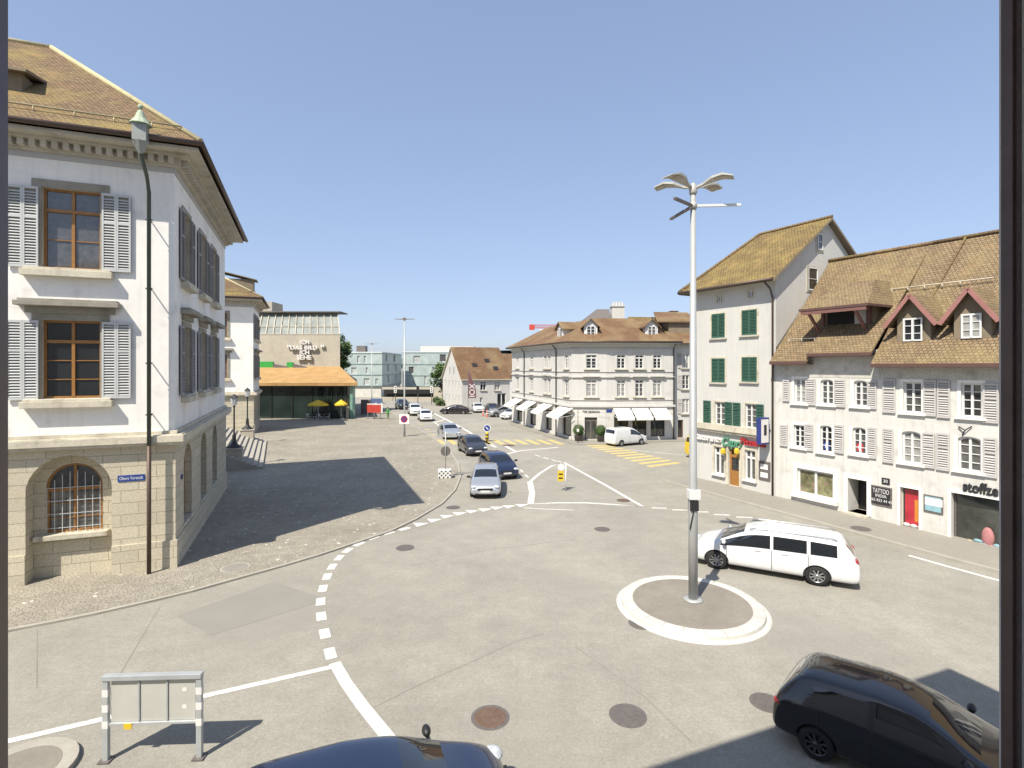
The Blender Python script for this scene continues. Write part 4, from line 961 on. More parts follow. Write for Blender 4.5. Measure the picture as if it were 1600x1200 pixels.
mb = MB(); mb.slab([(-.4, -.4, 10.8), (14.4, -.4, 10.8), (14.4, 4.5, 14.6), (1.2, 4.5, 14.6)], .12, 0, 1); mb.slab([(1.2, 4.5, 14.6), (14.4, 4.5, 14.6), (14.4, 9.4, 10.8), (-.4, 9.4, 10.8)], .12, 0, 1); mb.slab([(-.4, 9.4, 10.8), (-.4, -.4, 10.8), (1.2, 4.5, 14.6)], .12, 0, 1); r_ = mb.build('roof', [TILE_MOSS, COPPER], rb_)
mb = MB(); mb.box(7.6, 8.6, 4, 5, 14, 15.4); mb.box(7.5, 8.7, 3.9, 5.1, 15.4, 15.5); mb.build('chimney', TILE_RED, r_)

# ------------------------------------------------------------------ restaurant house with green shutters
RROT = math.atan2(RU.y, RU.x)
B0 = ROW0-RU*5.68
pz = empty('restaurant_house', B0.x, B0.y, RROT, 0, 'tall cream house with green shutters, mossy hipped roof and a restaurant downstairs', 'house')
ZP = Panel(pz, (0, 0), (1, 0)); ZG = Panel(pz, (5.68, 0), (0, 1)); ZL = Panel(pz, (-.25, .75), (.25, -.75)); L = 5.68
closed = [ZP.rect(1112, 490, 1133, 528), ZP.rect(1159, 484, 1183, 523.5), ZP.rect(1112, 560, 1133, 597.5), ZP.rect(1159, 558, 1183, 596.5)]
opened = [ZP.rect(1117, 628, 1133, 664), ZP.rect(1164.5, 631, 1182, 669)]
attic = [ZP.rect(1120.5, 462, 1128, 472), ZP.rect(1168.5, 453.5, 1176.5, 465)]
gwin = [ZP.rect(1116, 698, 1131.5, 741), ZP.rect(1164, 703.5, 1180.5, 750)]; dr = op(ZP.rect(1139, 700, 1155.5, 760)); dr['z0'] = .13
mb = MB(); oo = [op(r) for r in opened+attic+gwin+closed]+[dr]
ZP.wall(mb, 0, L, 0, 12.3, oo, depth=.2)
gz = lambda y: 16.0-.8*abs(y-4.75)
go = [op(ZG.rect(1276, 365, 1284.5, 391)), op(ZG.rect(1261.5, 418, 1277, 454))]
mb.poly([ZG.P(0, 0, 0), ZG.P(9.5, 0, 0), ZG.P(9.5, 0, 12.2), ZG.P(4.75, 0, 16), ZG.P(0, 0, 12.2)])
mb.poly([(0, 0, 0), (-.25, .75, 0), (-.25, .75, 12.3), (0, 0, 12.3)]); mb.poly([(-.25, .75, 0), (-.25, 9.5, 0), (-.25, 9.5, 12.3), (-.25, .75, 12.3)]); mb.poly([(-.25, 9.5, 0), (L, 9.5, 0), (L, 9.5, 12.3), (-.25, 9.5, 12.3)])
mb.build('wall', CREAM, pz)
for r in closed:
    o = op(r); f = sill(ZP, pz, o, TRIM, .14, .1, .12); surround(ZP, f, o, LEDGE, .1, .03)
    shutter(ZP, pz, o['u0']+.01, o['u1']-.01, o['z0'], o['z1'], SHUT_GREEN, -.02, .085, .045, False, 2)
for r in opened:
    o = op(r); f = window(ZP, pz, o, WHITE, GLASS_ROOM, .14, .07, 2, 4); surround(ZP, f, o, LEDGE, .1, .03)
for (xa, ya, xb, yb) in ((1100, 626, 1111, 664), (1133.6, 628, 1144.5, 668), (1146, 629, 1157.5, 669), (1182.6, 631, 1194, 672)):
    r = ZP.rect(xa, ya, xb, yb); z0, z1 = op(opened[0])['z0'], op(opened[0])['z1']; shutter(ZP, pz, r[0], r[1], z0-.03, z1+.03, SHUT_GREEN, .035, .085)
for r in attic: f = window(ZP, pz, op(r), WHITE, GLASS, .12, .06, 2, 1); surround(ZP, f, op(r), LEDGE, .08, .03, bottom=True)
for r in gwin: f = window(ZP, pz, op(r), WHITE, GLASS_ROOM, .14, .08, 2, 1, .74); surround(ZP, f, op(r), LEDGE, .12, .04); sill(ZP, f, op(r), WHITE, .12)
f = window(ZP, pz, dr, OAK, GLASS, .14, .12, 1, 2, .78, name='door'); surround(ZP, f, dr, LEDGE, .16, .05)
pb = MB(); ZP.box(pb, dr['u0']+.12, dr['u1']-.12, -.14, -.1, .2, 1.0); pb.build('door_panel', OAK, f)
for o in go: f = window(ZG, pz, o, WHITE, GLASS, -.02, .07, 1, 2); surround(ZG, f, o, TRIM, .1, .04, bottom=True)
for o in (op((.12, .66, z-.9, z+.75)) for z in (11.0, 8.2, 5.3)): shutter(ZL, pz, o['u0'], o['u1'], o['z0'], o['z1'], SHUT_GREEN, .03, .1)
bz = ZP.px(1150, 672)[1]
mb = MB(); ZP.box(mb, -.15, 4.85, .0, .28, bz-.12, bz+.24); ZP.box(mb, -.12, 4.8, .0, .2, bz-.26, bz-.12); mb.build('string_course', LEDGE, pz)
mb = MB(); dark = .3; ZP.box(mb, -.2, L+.2, 0, .55, 12.05, 12.15); mb.build('eaves_board', LEDGE, pz)
rr = MB(); oh = .62; ye, yb_ = -oh, 9.5+oh; zz = 12.2-.1
rr.slab([(-.8, ye, zz), (L+.35, ye, zz), (L+.35, 4.75, 16.1), (1.2, 4.75, 16.1)], .16, 0, 1); rr.slab([(1.2, 4.75, 16.1), (L+.35, 4.75, 16.1), (L+.35, yb_, zz), (-.8, yb_, zz)], .16, 0, 1); rr.slab([(-.8, yb_, zz), (-.8, ye, zz), (1.2, 4.75, 16.1)], .16, 0, 1)
rf = rr.build('roof', [TILE_MOSS, BOARDS], pz)
mb = MB(); mb.tube([(-.8, ye, zz+.05), (1.2, 4.75, 16.15), (L+.35, 4.75, 16.15)], .1, 8); mb.build('ridge', TILE_ROW, rf)
mb = MB(); mb.tube([(-.8, ye-.08, zz-.05), (L+.3, ye-.08, zz-.05)], .09, 8); mb.tube([(L-.25, ye-.08, zz-.1), (L-.1, -.35, zz-.5), (L-.12, -.1, zz-1.0), (L-.12, -.1, .1)], .055, 8); mb.build('gutter', COPPER, pz)
for s, xa, xb, y, m, sz, sh_, bd in (('Ristorante', 1088, 1128, 684.5, LETTER_W, .46, 0, .012), ('Capri', 1129, 1160, 691.5, GREEN_L, .72, .3, .012), ('Pizzeria', 1159, 1197, 692, RED_L, .52, 0, .01)):
    ua, ub = ZP.px(xa)[0], ZP.px(xb)[0]; o = text(ZP, pz, s, (ua+ub)/2, ZP.px((xa+xb)/2, y)[1], sz, m, .1, .05, shear=sh_, bold=bd)
    bpy.context.view_layer.update(); o.scale.x *= (ub-ua)/o.dimensions.x
r = ZP.rect(1186.5, 721, 1204, 749.5); mb = MB(); ZP.box(mb, r[0], r[1], 0, .07, r[2], r[3]); mc = mb.build('menu_case', MAN_GREY, pz)
mb = MB(); hh = (r[3]-r[2])
for k in (0, 1): ZP.box(mb, r[0]+.12, r[1]-.12, .07, .075, r[2]+hh*(.12+.45*k), r[2]+hh*(.12+.45*k+.28))
mb.build('menu_sheet', LETTER_W, mc)
us = ZP.px(1204)[0]; zt, zb = ZP.px(1198, 651)[1], ZP.px(1198, 692)[1]
mb = MB(); ZP.box(mb, us-.16, us+.1, .25, 1.0, zb, zt); bs = mb.build('projecting_sign', BLUE_SIGN, pz, bevel=.02); mb = MB(); ZP.box(mb, us+.1, us+.112, .32, .93, zb+.1, zt-.1); mb.build('sign_face', LETTER_W, bs)
mb = MB(); ZP.box(mb, us-.04, us+.02, 0, .25, (zt+zb)/2-.03, (zt+zb)/2+.03); ZP.box(mb, us+.113, us+.12, .5, .72, zb+.5, zt-.4); mb.build('bracket', IRON, bs)
for px_ in (1135, 1156.5):
    u = ZP.px(px_)[0]; z = ZP.px(px_, 706)[1]; ln = MB(); ln.lathe([(.08, 0), (.15, .1), (.15, .3), (.06, .4)], 8, 0, tuple(ZP.P(u, .3, z-.15)), smooth=False); l_ = ln.build('wall_lantern', YELLOW, pz); ln = MB(); ln.bar(ZP.P(u, 0, z+.2), ZP.P(u, .3, z+.26), .03); ln.build('bracket', IRON, l_)

# ------------------------------------------------------------------ row houses on the right
UB = 0
def row_house(name, label, ua, ub, ez, mwall, mroof, build_left, ridge_z=13.5):
    root = empty(name, ROW0.x, ROW0.y, RROT, 0, label, 'house'); return root, Panel(root, (0, 0), (1, 0))
ra, AP = row_house('tattoo_house', 'old whitewashed house with hoist dormer and tattoo sign beside its doorway', 0, 5, 8.1, ROUGHCAST, TILE_ROW, True)
rb, BP = row_house('fabric_shop_house', 'whitewashed house with two pink gabled dormers over the fabric shop', 5, 16, 7.5, ROUGHCAST, TILE_ROW, False)
UBD = AP.px(1376)[0]; UE = 19.0
aw_ = [AP.rect(1241, 592, 1259, 630), AP.rect(1282, 593, 1302, 632), AP.rect(1334, 594.5, 1355, 635), AP.rect(1240, 664, 1257, 699), AP.rect(1281, 665, 1300, 707), AP.rect(1332, 668, 1353, 710)]
A_sh = [(1224, 593, 1234, 627), (1259.6, 592, 1275, 633), (1304, 593, 1321.5, 636), (1356, 595, 1370.5, 639), (1219.5, 664, 1231, 697), (1257.6, 663, 1271, 704), (1304, 664, 1319, 708), (1356, 668, 1370, 716)]
shopA = op(AP.rect(1246, 735.5, 1303, 776)); drA = op(AP.rect(1325, 749, 1355, 808)); drA['z0'] = .2; drA['depth'] = .9
mb = MB(); ao = [op(r, arch=i in (1, 2, 4, 5), rise=.12) for i, r in enumerate(aw_)]
AP.wall(mb, 0, UBD, 0, 8.08, ao+[shopA, drA], depth=.22)
mb.poly([(0, 0, 0), (0, 10, 0), (0, 10, 8.3), (0, 5, 13.2), (0, 0, 8.3)]); mb.poly([(0, 10, 0), (UBD, 10, 0), (UBD, 10, 8.3), (0, 10, 8.3)])
mb.build('wall', PLASTER_OLD, ra)
up = MB(); AP.wall(up, 0, UBD-.02, 6.72, 8.07, (), 0, .012); up.build('upper_render', ROUGHCAST, ra)
bw = [BP.rect(1411.5, 597, 1440, 645), BP.rect(1501.5, 599, 1534, 652), BP.rect(1409, 674, 1439, 724), BP.rect(1496.5, 682.5, 1533, 736.5)]
B_sh = [(1380, 592, 1400, 645), (1443.5, 594, 1463.5, 650), (1465, 595, 1485.5, 653), (1537, 599, 1561, 661), (1380, 670, 1396.5, 723), (1441.5, 676, 1461.5, 731), (1464, 677, 1484.5, 735), (1537, 684, 1559, 746)]
redw = op(BP.rect(1406.5, 763, 1436, 825)); shopB = op(BP.rect(1486.5, 777, 1580, 861)); redw['depth'] = .22
bo = [op(r, arch=i > 1, rise=.14) for i, r in enumerate(bw)]
for du in (3.3, 6.6):      # the same house goes on beyond the window frame
    for i in (1, 3): bo.append(dict(bo[i], u0=bo[i]['u0']+du, u1=bo[i]['u1']+du))
mb = MB(); BP.wall(mb, UBD, UE, 0, 7.6, bo+[redw, shopB], depth=.22); mb.poly([(UE, 0, 0), (UE, 10, 0), (UE, 10, 7.6), (UE, 5, 13.2), (UE, 0, 7.6)]); mb.poly([(UBD, 10, 0), (UE, 10, 0), (UE, 10, 7.6), (UBD, 10, 7.6)])
mb.build('wall', PLASTER_OLD, rb)
up = MB(); BP.wall(up, UBD+.02, UE, 6.72, 7.6, (), 0, .012); up.build('upper_render', ROUGHCAST, rb)
for P, root, oo in ((AP, ra, ao), (BP, rb, bo)):
    for o in oo:
        f = window(P, root, o, WHITE, GLASS_ROOM if random.random() < .4 else GLASS, .15, .07, 2, 4, bar=.035); surround(P, f, o, PLASTER, .13, .025, top=not o.get('arch')); sill(P, f, o, PLASTER, .18, .1, .12)
for P, root, ss_ in ((AP, ra, A_sh), (BP, rb, B_sh)):
    for r in ss_:
        u0, u1, z0, z1 = P.rect(*r); shutter(P, root, u0, u1, z0, z1, SHUT_LILAC, .035, .1)
for o in bo[4:]: shutter(BP, rb, o['u0']-.75, o['u0']-.05, o['z0'], o['z1'], SHUT_LILAC, .035, .1); shutter(BP, rb, o['u1']+.05, o['u1']+.75, o['z0'], o['z1'], SHUT_LILAC, .035, .1)
SHOPIN = mat('shop_display', (.20, .19, .10), .5, [(1.4, .6), (5, .5)], spec=.3, coat=.5, col2=((.35, .22, .2), 3.2, .58, .7))
f = window(AP, ra, shopA, WHITE_M, SHOPIN, .12, .1, 2, 1, name='shop_window'); surround(AP, f, shopA, PLASTER, .2, .06); sill(AP, f, shopA, PLASTER, .25, .2, .2)
dd = MB(); dd.poly([AP.P(drA['u0'], -.9, .2), AP.P(drA['u1'], -.9, .2), AP.P(drA['u1'], -.9, drA['z1']), AP.P(drA['u0'], -.9, drA['z1'])]); dd = dd.build('door', BLACKP, ra); surround(AP, dd, drA, PLASTER, .2, .05)
sp = MB(); AP.box(sp, drA['u0']-.15, drA['u1']+.1, -.85, .3, .1, .2); sp.build('doorstep', LEDGE, ra)
REDIN = mat('red_display', (.50, .03, .05), .35, [(2, .25)], coat=.5); ORANGE = mat('orange_display', (.70, .25, .04), .4, [(3, .1)], coat=.3)
f = window(BP, rb, redw, TRIM, GLASS, .2, .05, 1, 1, name='display_window'); surround(BP, f, redw, PLASTER, .1, .03)
wu = redw['u1']-redw['u0']; mb = MB()
BP.box(mb, redw['u0']+.12, redw['u1']-.05, -.19, -.17, redw['z0']+.05, redw['z1']-.1, 0); BP.box(mb, redw['u1']-.24, redw['u1']-.06, -.17, -.16, redw['z0']+.3, redw['z1']-.5, 1)
for k in range(4): mb.ell(tuple(BP.P(redw['u0']+.2+k*.28, -.12, redw['z0']+.1)), (.14, .06, .08), 10, 6, 2)
mb.build('display', [REDIN, ORANGE, WHITE], f)
f = window(BP, rb, shopB, MAN_GREY, GLASS_SHOP, .3, .07, 1, 1, name='shop_window'); surround(BP, f, shopB, PLASTER, .12, .04)
mb = MB(); cols = [(.45, .2, .2), (.6, .55, .5), (.25, .4, .45), (.6, .3, .3), (.5, .5, .3)]
FAB = [mat('folded_fabric', c, .8, [(4, .15)]) for c in cols]
for k in range(26): u = shopB['u0']+.3+random.random()*2.1; mb.ell(tuple(BP.P(u, -random.uniform(.1, .25), shopB['z0']+.12+random.random()*.22)), (random.uniform(.06, .16), .06, random.uniform(.04, .1)), 8, 5, k % 5)
u = BP.px(1540)[0]; mb.ell(tuple(BP.P(u, -.2, shopB['z0']+.55)), (.22, .12, .42), 10, 7, 0)
mb.build('fabric_display', FAB, f)
# signs on these fronts (boards hung on the wall: things of their own)
def board(P, root, rect, name, label, cat, face, frame, w=.05):
    u0, u1, z0, z1 = P.rect(*rect); p = root.matrix_basis @ P.P((u0+u1)/2, 0, z0); e = empty(name, p.x, p.y, RROT, z0, label, cat)
    Q = Panel(e, (0, 0), (1, 0)); hw = (u1-u0)/2; hh = z1-z0; mb = MB(); Q.box(mb, -hw, hw, 0, w, 0, hh); fr = mb.build('frame', frame, e)
    mb = MB(); Q.box(mb, -hw+.06, hw-.06, w, w+.012, .06, hh-.06); mb.build('panel', face, e); return e, Q, hw, hh
bpy.context.view_layer.update()
e, Q, hw, hh = board(BP, rb, (1361.5, 760, 1394, 790), 'tattoo_sign', 'black framed tattoo sign beside the open doorway', 'sign', LETTER_K, MAN_GREY)
text(Q, e, 'TATTOO', 0, hh*.74, .3, LETTER_W, .066, .003, sx=hw*1.6/1.25); text(Q, e, 'INDIA', 0, hh*.5, .2, LETTER_W, .066, .003, sx=.9); text(Q, e, '062 822 44 43', 0, hh*.26, .18, LETTER_W, .066, .003, sx=.9)
e, Q, hw, hh = board(BP, rb, (1378, 747, 1390.5, 757), 'number_sign', 'small black house number plate above the tattoo sign', 'sign', LETTER_K, LETTER_K, .03)
text(Q, e, '30', 0, hh/2, .2, LETTER_W, .045, .003)
e, Q, hw, hh = board(BP, rb, (1444, 774.5, 1474, 801), 'notice_case', 'pale blue framed notice case left of the fabric shop window', 'sign', mat('pale_blue_poster', (.32, .55, .62), .4, [(2, .2), (6, .1)], coat=.4), MAN_GREY)
mb = MB(); Q.box(mb, -.3, .35, .063, .066, .3, .62); mb.build('poster', LETTER_W, e)
u0 = BP.px(1505)[0]; zc = BP.px(1530, 762.5)[1]
st_ = text(BP, rb, 'stoffze', u0, zc-.02, .62, LETTER_K, .05, .03, align='LEFT', bold=.008); bpy.context.view_layer.update(); st_.scale.x *= (BP.px(1560)[0]-u0)/st_.dimensions.x
mb = MB(); uu, zz_ = BP.px(1510, 672); mb.tube([BP.P(uu-.25, .05, zz_+.12), BP.P(uu, .12, zz_), BP.P(uu+.2, .05, zz_+.18)], .025, 6); mb.tube([BP.P(uu, .12, zz_), BP.P(uu-.12, .05, zz_-.22)], .025, 6); mb.build('wall_anchor', IRON, rb)
# stickers in windows of the tattoo house
for i, c in ((4, BLUE), (5, RED_L)):
    o = ao[i]; mb = MB(); AP.box(mb, o['u0']+.12, o['u0']+.42, -.145, -.14, o['z0']+.14, o['z0']+.5); AP.box(mb, o['u0']+.2, o['u0']+.34, -.139, -.137, o['z0']+.22, o['z0']+.42, 1); mb.build('sticker', [c, LETTER_W], ra)
# roofs
ZR = 13.55
def roof_front(mb, u0, u1, ez, oh=.6, m=0, zr=None): 
    zr = zr or ZR; mb.slab([(u0, -oh, ez), (u1, -oh, ez), (u1, 5, zr), (u0, 5, zr)], .12, m, 0); mb.box(u0, u1, -oh-.03, -oh+.02, ez-.16, ez-.01, 1); mb.box(u0, u1, -oh+.02, -.02, ez-.17, ez-.14, 1)
mb = MB(); roof_front(mb, 2.15, UBD-.1, 7.95); roof_front(mb, .05, 2.15, 7.55, .6, 0, 13.52); mb.slab([(.05, 5, ZR), (UBD-.1, 5, ZR), (UBD-.1, 10.6, 7.6), (.05, 10.6, 7.6)], .15, 0, 1)
rfa = mb.build('roof', [TILE_ROW, FASCIA], ra)
mb = MB(); roof_front(mb, UBD-.1, UE+.3, 7.42, .65); mb.slab([(UBD-.1, 5, ZR), (UE+.3, 5, ZR), (UE+.3, 10.6, 7.3), (UBD-.1, 10.6, 7.3)], .15, 0, 1)
rfb = mb.build('roof', [TILE_ROW, FASCIA], rb)
mb = MB(); mb.tube([(0, 5, ZR+.05), (UBD, 5, ZR+.05)], .11, 8); mb.build('ridge', TILE_BROWN, rfa); mb = MB(); mb.tube([(UBD, 5, ZR+.05), (UE, 5, ZR+.05)], .11, 8); mb.build('ridge', TILE_BROWN, rfb)
rz_at = lambda y: 7.42+(ZR-7.42)/5.65*(y+.65)
mb = MB(); uv = BP.px(1470)[0]-1.25; mb.bar((uv, 2.2, rz_at(2.2)+.03), (uv+.25, 4.95, ZR+.04), .09, .08); mb.build('verge', TILE_BROWN, rfb)
for (ua, ub, y) in ((.6, 3.6, .35), (2.5, 8.6, 2.55)):
    sg = MB()
    for k in range(int((ub-ua)/.7)): sg.tube([(ua+.7*k, y, rz_at(y)+.05), (ua+.7*k, y-.05, rz_at(y)+.28)], .03, 6)
    sg.tube([(ua, y-.05, rz_at(y)+.26), (ub, y-.05, rz_at(y)+.26)], .025, 6); sg.build('snow_guard', LEDGE, rfa if y < 1 else rfb)
for (xw0, xw1, xa, ya, yl, yw0, yw1) in ((1412.5, 1443, 1424.5, 462, 495, 497, 533), (1503, 1535.5, 1515, 452, 485, 490, 528.5)):
    DP = Panel(rb, (0, .3), (1, 0)); r = DP.rect(xw0, yw0, xw1, yw1); uc = (r[0]+r[1])/2; wd = (r[1]-r[0])+.55
    za = DP.px(xa, ya)[1]; dormer(rb, BP, rfb, uc, wd, .3, r[2]-.35, r[3]+.12, za, WHITE, WHITE, TILE_ROW, BOARDS, (r[0], r[1], r[2], r[3]), .36, 3.0, rake=PINK)
# hoist dormer of the tattoo house: hipped roof on struts, dark-filled front
dm = MB(); u0, u1 = AP.px(1268)[0], AP.px(1350)[0]; zf, ztop = 8.6, 10.25
AP.box(dm, u0, u1, -4, -.9, zf, ztop, 0); dmo = dm.build('dormer', BOARDS, rfa)
dk = MB(); AP.box(dk, u0+.3, u1-.9, -.9, -.88, zf+.1, ztop-.1, 0); dk.build('hatch', DARK, dmo)  # dark sheet on the closed front, painted as the shaded opening
dw = MB(); AP.box(dw, u1-.9, u1-.35, -.9, -.86, zf+.1, ztop-.15); dw.build('shutter_board', SHUT_LILAC, dmo)
r = MB(); a0, a1, b0, b1 = u0-.35, u1+.45, .55, -4.2
r.slab([AP.P(a0, b0, ztop), AP.P(a1, b0, ztop), AP.P((a0+a1)/2+.9, -1.6, ztop+1.35), AP.P((a0+a1)/2-.5, -1.6, ztop+1.35)], .12, 0, 1); r.slab([AP.P(a0, b1, ztop), AP.P(a0, b0, ztop), AP.P((a0+a1)/2-.5, -1.6, ztop+1.35), AP.P((a0+a1)/2-.5, b1, ztop+1.35)], .12, 0, 1)
r.slab([AP.P(a1, b0, ztop), AP.P(a1, b1, ztop), AP.P((a0+a1)/2+.9, b1, ztop+1.35), AP.P((a0+a1)/2+.9, -1.6, ztop+1.35)], .12, 0, 1)
r.slab([AP.P((a0+a1)/2-.5, -1.6, ztop+1.35), AP.P((a0+a1)/2+.9, -1.6, ztop+1.35), AP.P((a0+a1)/2+.9, b1, ztop+1.35), AP.P((a0+a1)/2-.5, b1, ztop+1.35)], .12, 0, 1)
r.build('dormer_roof', [TILE_ROW, FASCIA], dmo)
k = MB(); k.bar(AP.P(a0+.1, .45, ztop-.2), AP.P(a1-.1, .45, ztop-.2), .14, .2)
for u in (u0+.1, u1-.2): k.bar(AP.P(u, -.8, zf+.2), AP.P(u, .4, ztop-.25), .12, .12); k.bar(AP.P(u, -.85, zf), AP.P(u, -.85, ztop), .14, .14)
k.build('strut', mat('brown_red_beam', (.21, .10, .085), .7, [(4, .12)]), dmo)

# ------------------------------------------------------------------ the house the picture is taken from
D0 = 2.4
own = empty('viewpoint_house', 0, D0, ROT1, 0, 'house the view is taken from, dark window frame at both picture edges', 'house')
SL, SRr = -.738*D0, 1.54*D0
OP = Panel(own, (-20, 0), (1, 0)); mb = MB()
o = dict(u0=20+SL-.16, u1=20+SRr+.2, z0=4.2, z1=10.6)
OP.wall(mb, 0, 25.75, 0, 11.75, [o], depth=-.05); mb.poly([(5.75, 0, 0), (5.75, -10, 0), (5.75, -10, 11.75), (5.75, 0, 11.75)]); mb.poly([(-20, -10, 0), (5.75, -10, 0), (5.75, -10, 11.75), (-20, -10, 11.75)]); mb.poly([(-20, 0, 0), (-20, -10, 0), (-20, -10, 11.75), (-20, 0, 11.75)])
mb.build('wall', CREAM, own)
e_ = ((-20.7, .62, 11.85), (6.4, .62, 11.85), (6.4, -10.6, 11.85), (-20.7, -10.6, 11.85)); ra_, rb2 = (-16, -5, 14.9), (2, -5, 14.9)
mb = MB(); mb.slab([e_[0], e_[1], rb2, ra_], .25); mb.slab([e_[1], e_[2], rb2], .25); mb.slab([e_[2], e_[3], ra_, rb2], .25); mb.slab([e_[3], e_[0], ra_], .25)
mb.build('roof', TILE_BROWN, own)
ROOMW = mat('white_room_wall', (.98, .97, .95), .8, [(2, .02)])
rm = MB(); x0, x1, y0, y1, z0, z1 = SL-.9, SRr+.9, -.12, -4.6, 4.22, 10.58
rm.poly([(x0, y1, z0), (x1, y1, z0), (x1, y1, z1), (x0, y1, z1)]); rm.poly([(x0, y0, z0), (x0, y1, z0), (x0, y1, z1), (x0, y0, z1)]); rm.poly([(x1, y0, z0), (x1, y1, z0), (x1, y1, z1), (x1, y0, z1)])
rm.poly([(x0, y0, z0), (x1, y0, z0), (x1, y1, z0), (x0, y1, z0)]); rm.poly([(x0, y0, z1), (x1, y0, z1), (x1, y1, z1), (x0, y1, z1)])
rm.poly([(x0, y0, z0), (SL-.14, y0, z0), (SL-.14, y0, z1), (x0, y0, z1)]); rm.poly([(SRr+.18, y0, z0), (x1, y0, z0), (x1, y0, z1), (SRr+.18, y0, z1)])
rm.build('room', ROOMW, own)
JAMB = mat('dark_wood_frame', (.14, .09, .075), .45, [(3, .2)]); CASE = mat('grey_casing', (.8, .78, .74), .6, [(3, .1)])
wf = MB()
yb = 4.2; zt = 10.6
# jamb profiles: rebated strips
for k, (s0, s1, y0, y1) in enumerate(((SL-.03, SL, .03, .09), (SL-.07, SL-.028, .0, .1), (SL-.15, SL-.068, -.02, .1), (SRr, SRr+.03, .03, .08), (SRr+.03, SRr+.07, .0, .1))):
    wf.box(s0, s1, -y1, -y0, yb, zt)
wf.box(SL-.15, SRr+.19, -.1, .0, 4.2, 4.35); wf.box(SL-.15, SRr+.19, -.1, .0, 10.45, 10.6)
wf_ = wf.build('window_frame', JAMB, own)
mb = MB(); mb.box(SRr+.07, SRr+.19, -.1, .03, yb, zt); mb.build('casing', CASE, wf_)

# ------------------------------------------------------------------ vehicles
TYPES = {}
# rear to front: x, top, belt, half width, half width of top, side glass, top glass
TYPES['hatch'] = dict(L=4.06, W=.89, wr=.31, wx=(-1.24, 1.28), st=[
    (-2.03, .62, .54, .72, .52, 0, 0), (-2.0, .82, .74, .82, .60, 0, 0), (-1.93, 1.0, .92, .85, .68, 0, 'R'), (-1.60, 1.39, .97, .87, .60, 0, 0), (-1.42, 1.44, .96, .88, .61, 1, 0),
    (-.44, 1.48, .94, .89, .62, 0, 0), (-.34, 1.48, .94, .89, .62, 1, 0), (.40, 1.43, .92, .89, .61, 1, 'W'), (1.08, 1.0, .91, .88, .74, 0, 0), (1.55, .90, .82, .87, .70, 0, 0), (1.88, .76, .69, .82, .64, 0, 0), (2.0, .60, .54, .76, .55, 0, 0), (2.03, .46, .40, .72, .52, 0, 0)])
TYPES['sedan'] = dict(L=4.6, W=.91, wr=.32, wx=(-1.38, 1.42), st=[
    (-2.3, .62, .54, .74, .55, 0, 0), (-2.27, .86, .78, .84, .66, 0, 0), (-2.1, 1.0, .90, .87, .70, 0, 0), (-1.72, 1.03, .93, .89, .70, 0, 'R'), (-1.0, 1.36, .95, .90, .60, 0, 0), (-.85, 1.40, .95, .91, .61, 1, 0),
    (-.2, 1.45, .94, .91, .62, 0, 0), (-.1, 1.45, .94, .91, .62, 1, 0), (.55, 1.40, .92, .91, .60, 1, 'W'), (1.28, .99, .90, .90, .74, 0, 0), (1.75, .90, .82, .88, .70, 0, 0), (2.1, .77, .70, .84, .64, 0, 0), (2.26, .60, .54, .77, .56, 0, 0), (2.3, .46, .40, .73, .54, 0, 0)])
TYPES['suv'] = dict(L=4.45, W=.93, wr=.36, wx=(-1.34, 1.36), st=[
    (-2.22, .72, .62, .76, .58, 0, 0), (-2.2, .98, .88, .86, .68, 0, 0), (-2.12, 1.14, 1.05, .88, .72, 0, 'R'), (-1.85, 1.58, 1.09, .90, .66, 0, 0), (-1.68, 1.64, 1.08, .92, .67, 1, 0),
    (-.5, 1.68, 1.06, .93, .68, 0, 0), (-.4, 1.68, 1.06, .93, .68, 1, 0), (.38, 1.63, 1.05, .93, .66, 1, 'W'), (1.1, 1.15, 1.04, .92, .78, 0, 0), (1.65, 1.07, .98, .91, .76, 0, 0), (2.03, .93, .84, .87, .70, 0, 0), (2.18, .72, .64, .80, .60, 0, 0), (2.22, .55, .48, .76, .57, 0, 0)])
TYPES['mpv'] = dict(L=5.0, W=.92, wr=.35, wx=(-1.35, 1.62), st=[
    (-2.5, .70, .60, .76, .60, 0, 0), (-2.48, .98, .88, .86, .70, 0, 0), (-2.4, 1.12, 1.02, .88, .74, 0, 'R'), (-2.12, 1.58, 1.08, .90, .70, 0, 0), (-2.0, 1.63, 1.07, .91, .70, 1, 0), (-1.18, 1.68, 1.05, .92, .70, 0, 0), (-1.06, 1.68, 1.05, .92, .70, 1, 0),
    (-.12, 1.69, 1.02, .92, .70, 0, 0), (-.02, 1.69, 1.02, .92, .70, 1, 0), (.75, 1.62, 1.0, .92, .67, 1, 'W'), (1.55, 1.08, .98, .91, .76, 0, 0), (2.0, .98, .90, .89, .73, 0, 0), (2.32, .82, .74, .84, .66, 0, 0), (2.47, .64, .56, .78, .58, 0, 0), (2.5, .5, .42, .74, .55, 0, 0)])
TYPES['van'] = dict(L=4.3, W=.90, wr=.32, wx=(-1.3, 1.3), st=[
    (-2.15, .72, .62, .80, .64, 0, 0), (-2.14, 1.05, .95, .87, .74, 0, 0), (-2.1, 1.22, 1.08, .88, .76, 0, 'R'), (-2.02, 1.72, 1.1, .89, .74, 0, 0), (-1.9, 1.78, 1.1, .90, .74, 0, 0),
    (-.3, 1.82, 1.08, .90, .74, 0, 0), (-.2, 1.82, 1.08, .90, .74, 0, 0), (-.1, 1.82, 1.07, .90, .74, 1, 0), (.5, 1.74, 1.05, .90, .70, 1, 'W'), (1.25, 1.12, 1.02, .89, .76, 0, 0), (1.72, 1.0, .92, .87, .72, 0, 0), (2.02, .84, .76, .83, .66, 0, 0), (2.13, .64, .56, .78, .58, 0, 0), (2.15, .5, .42, .74, .55, 0, 0)])
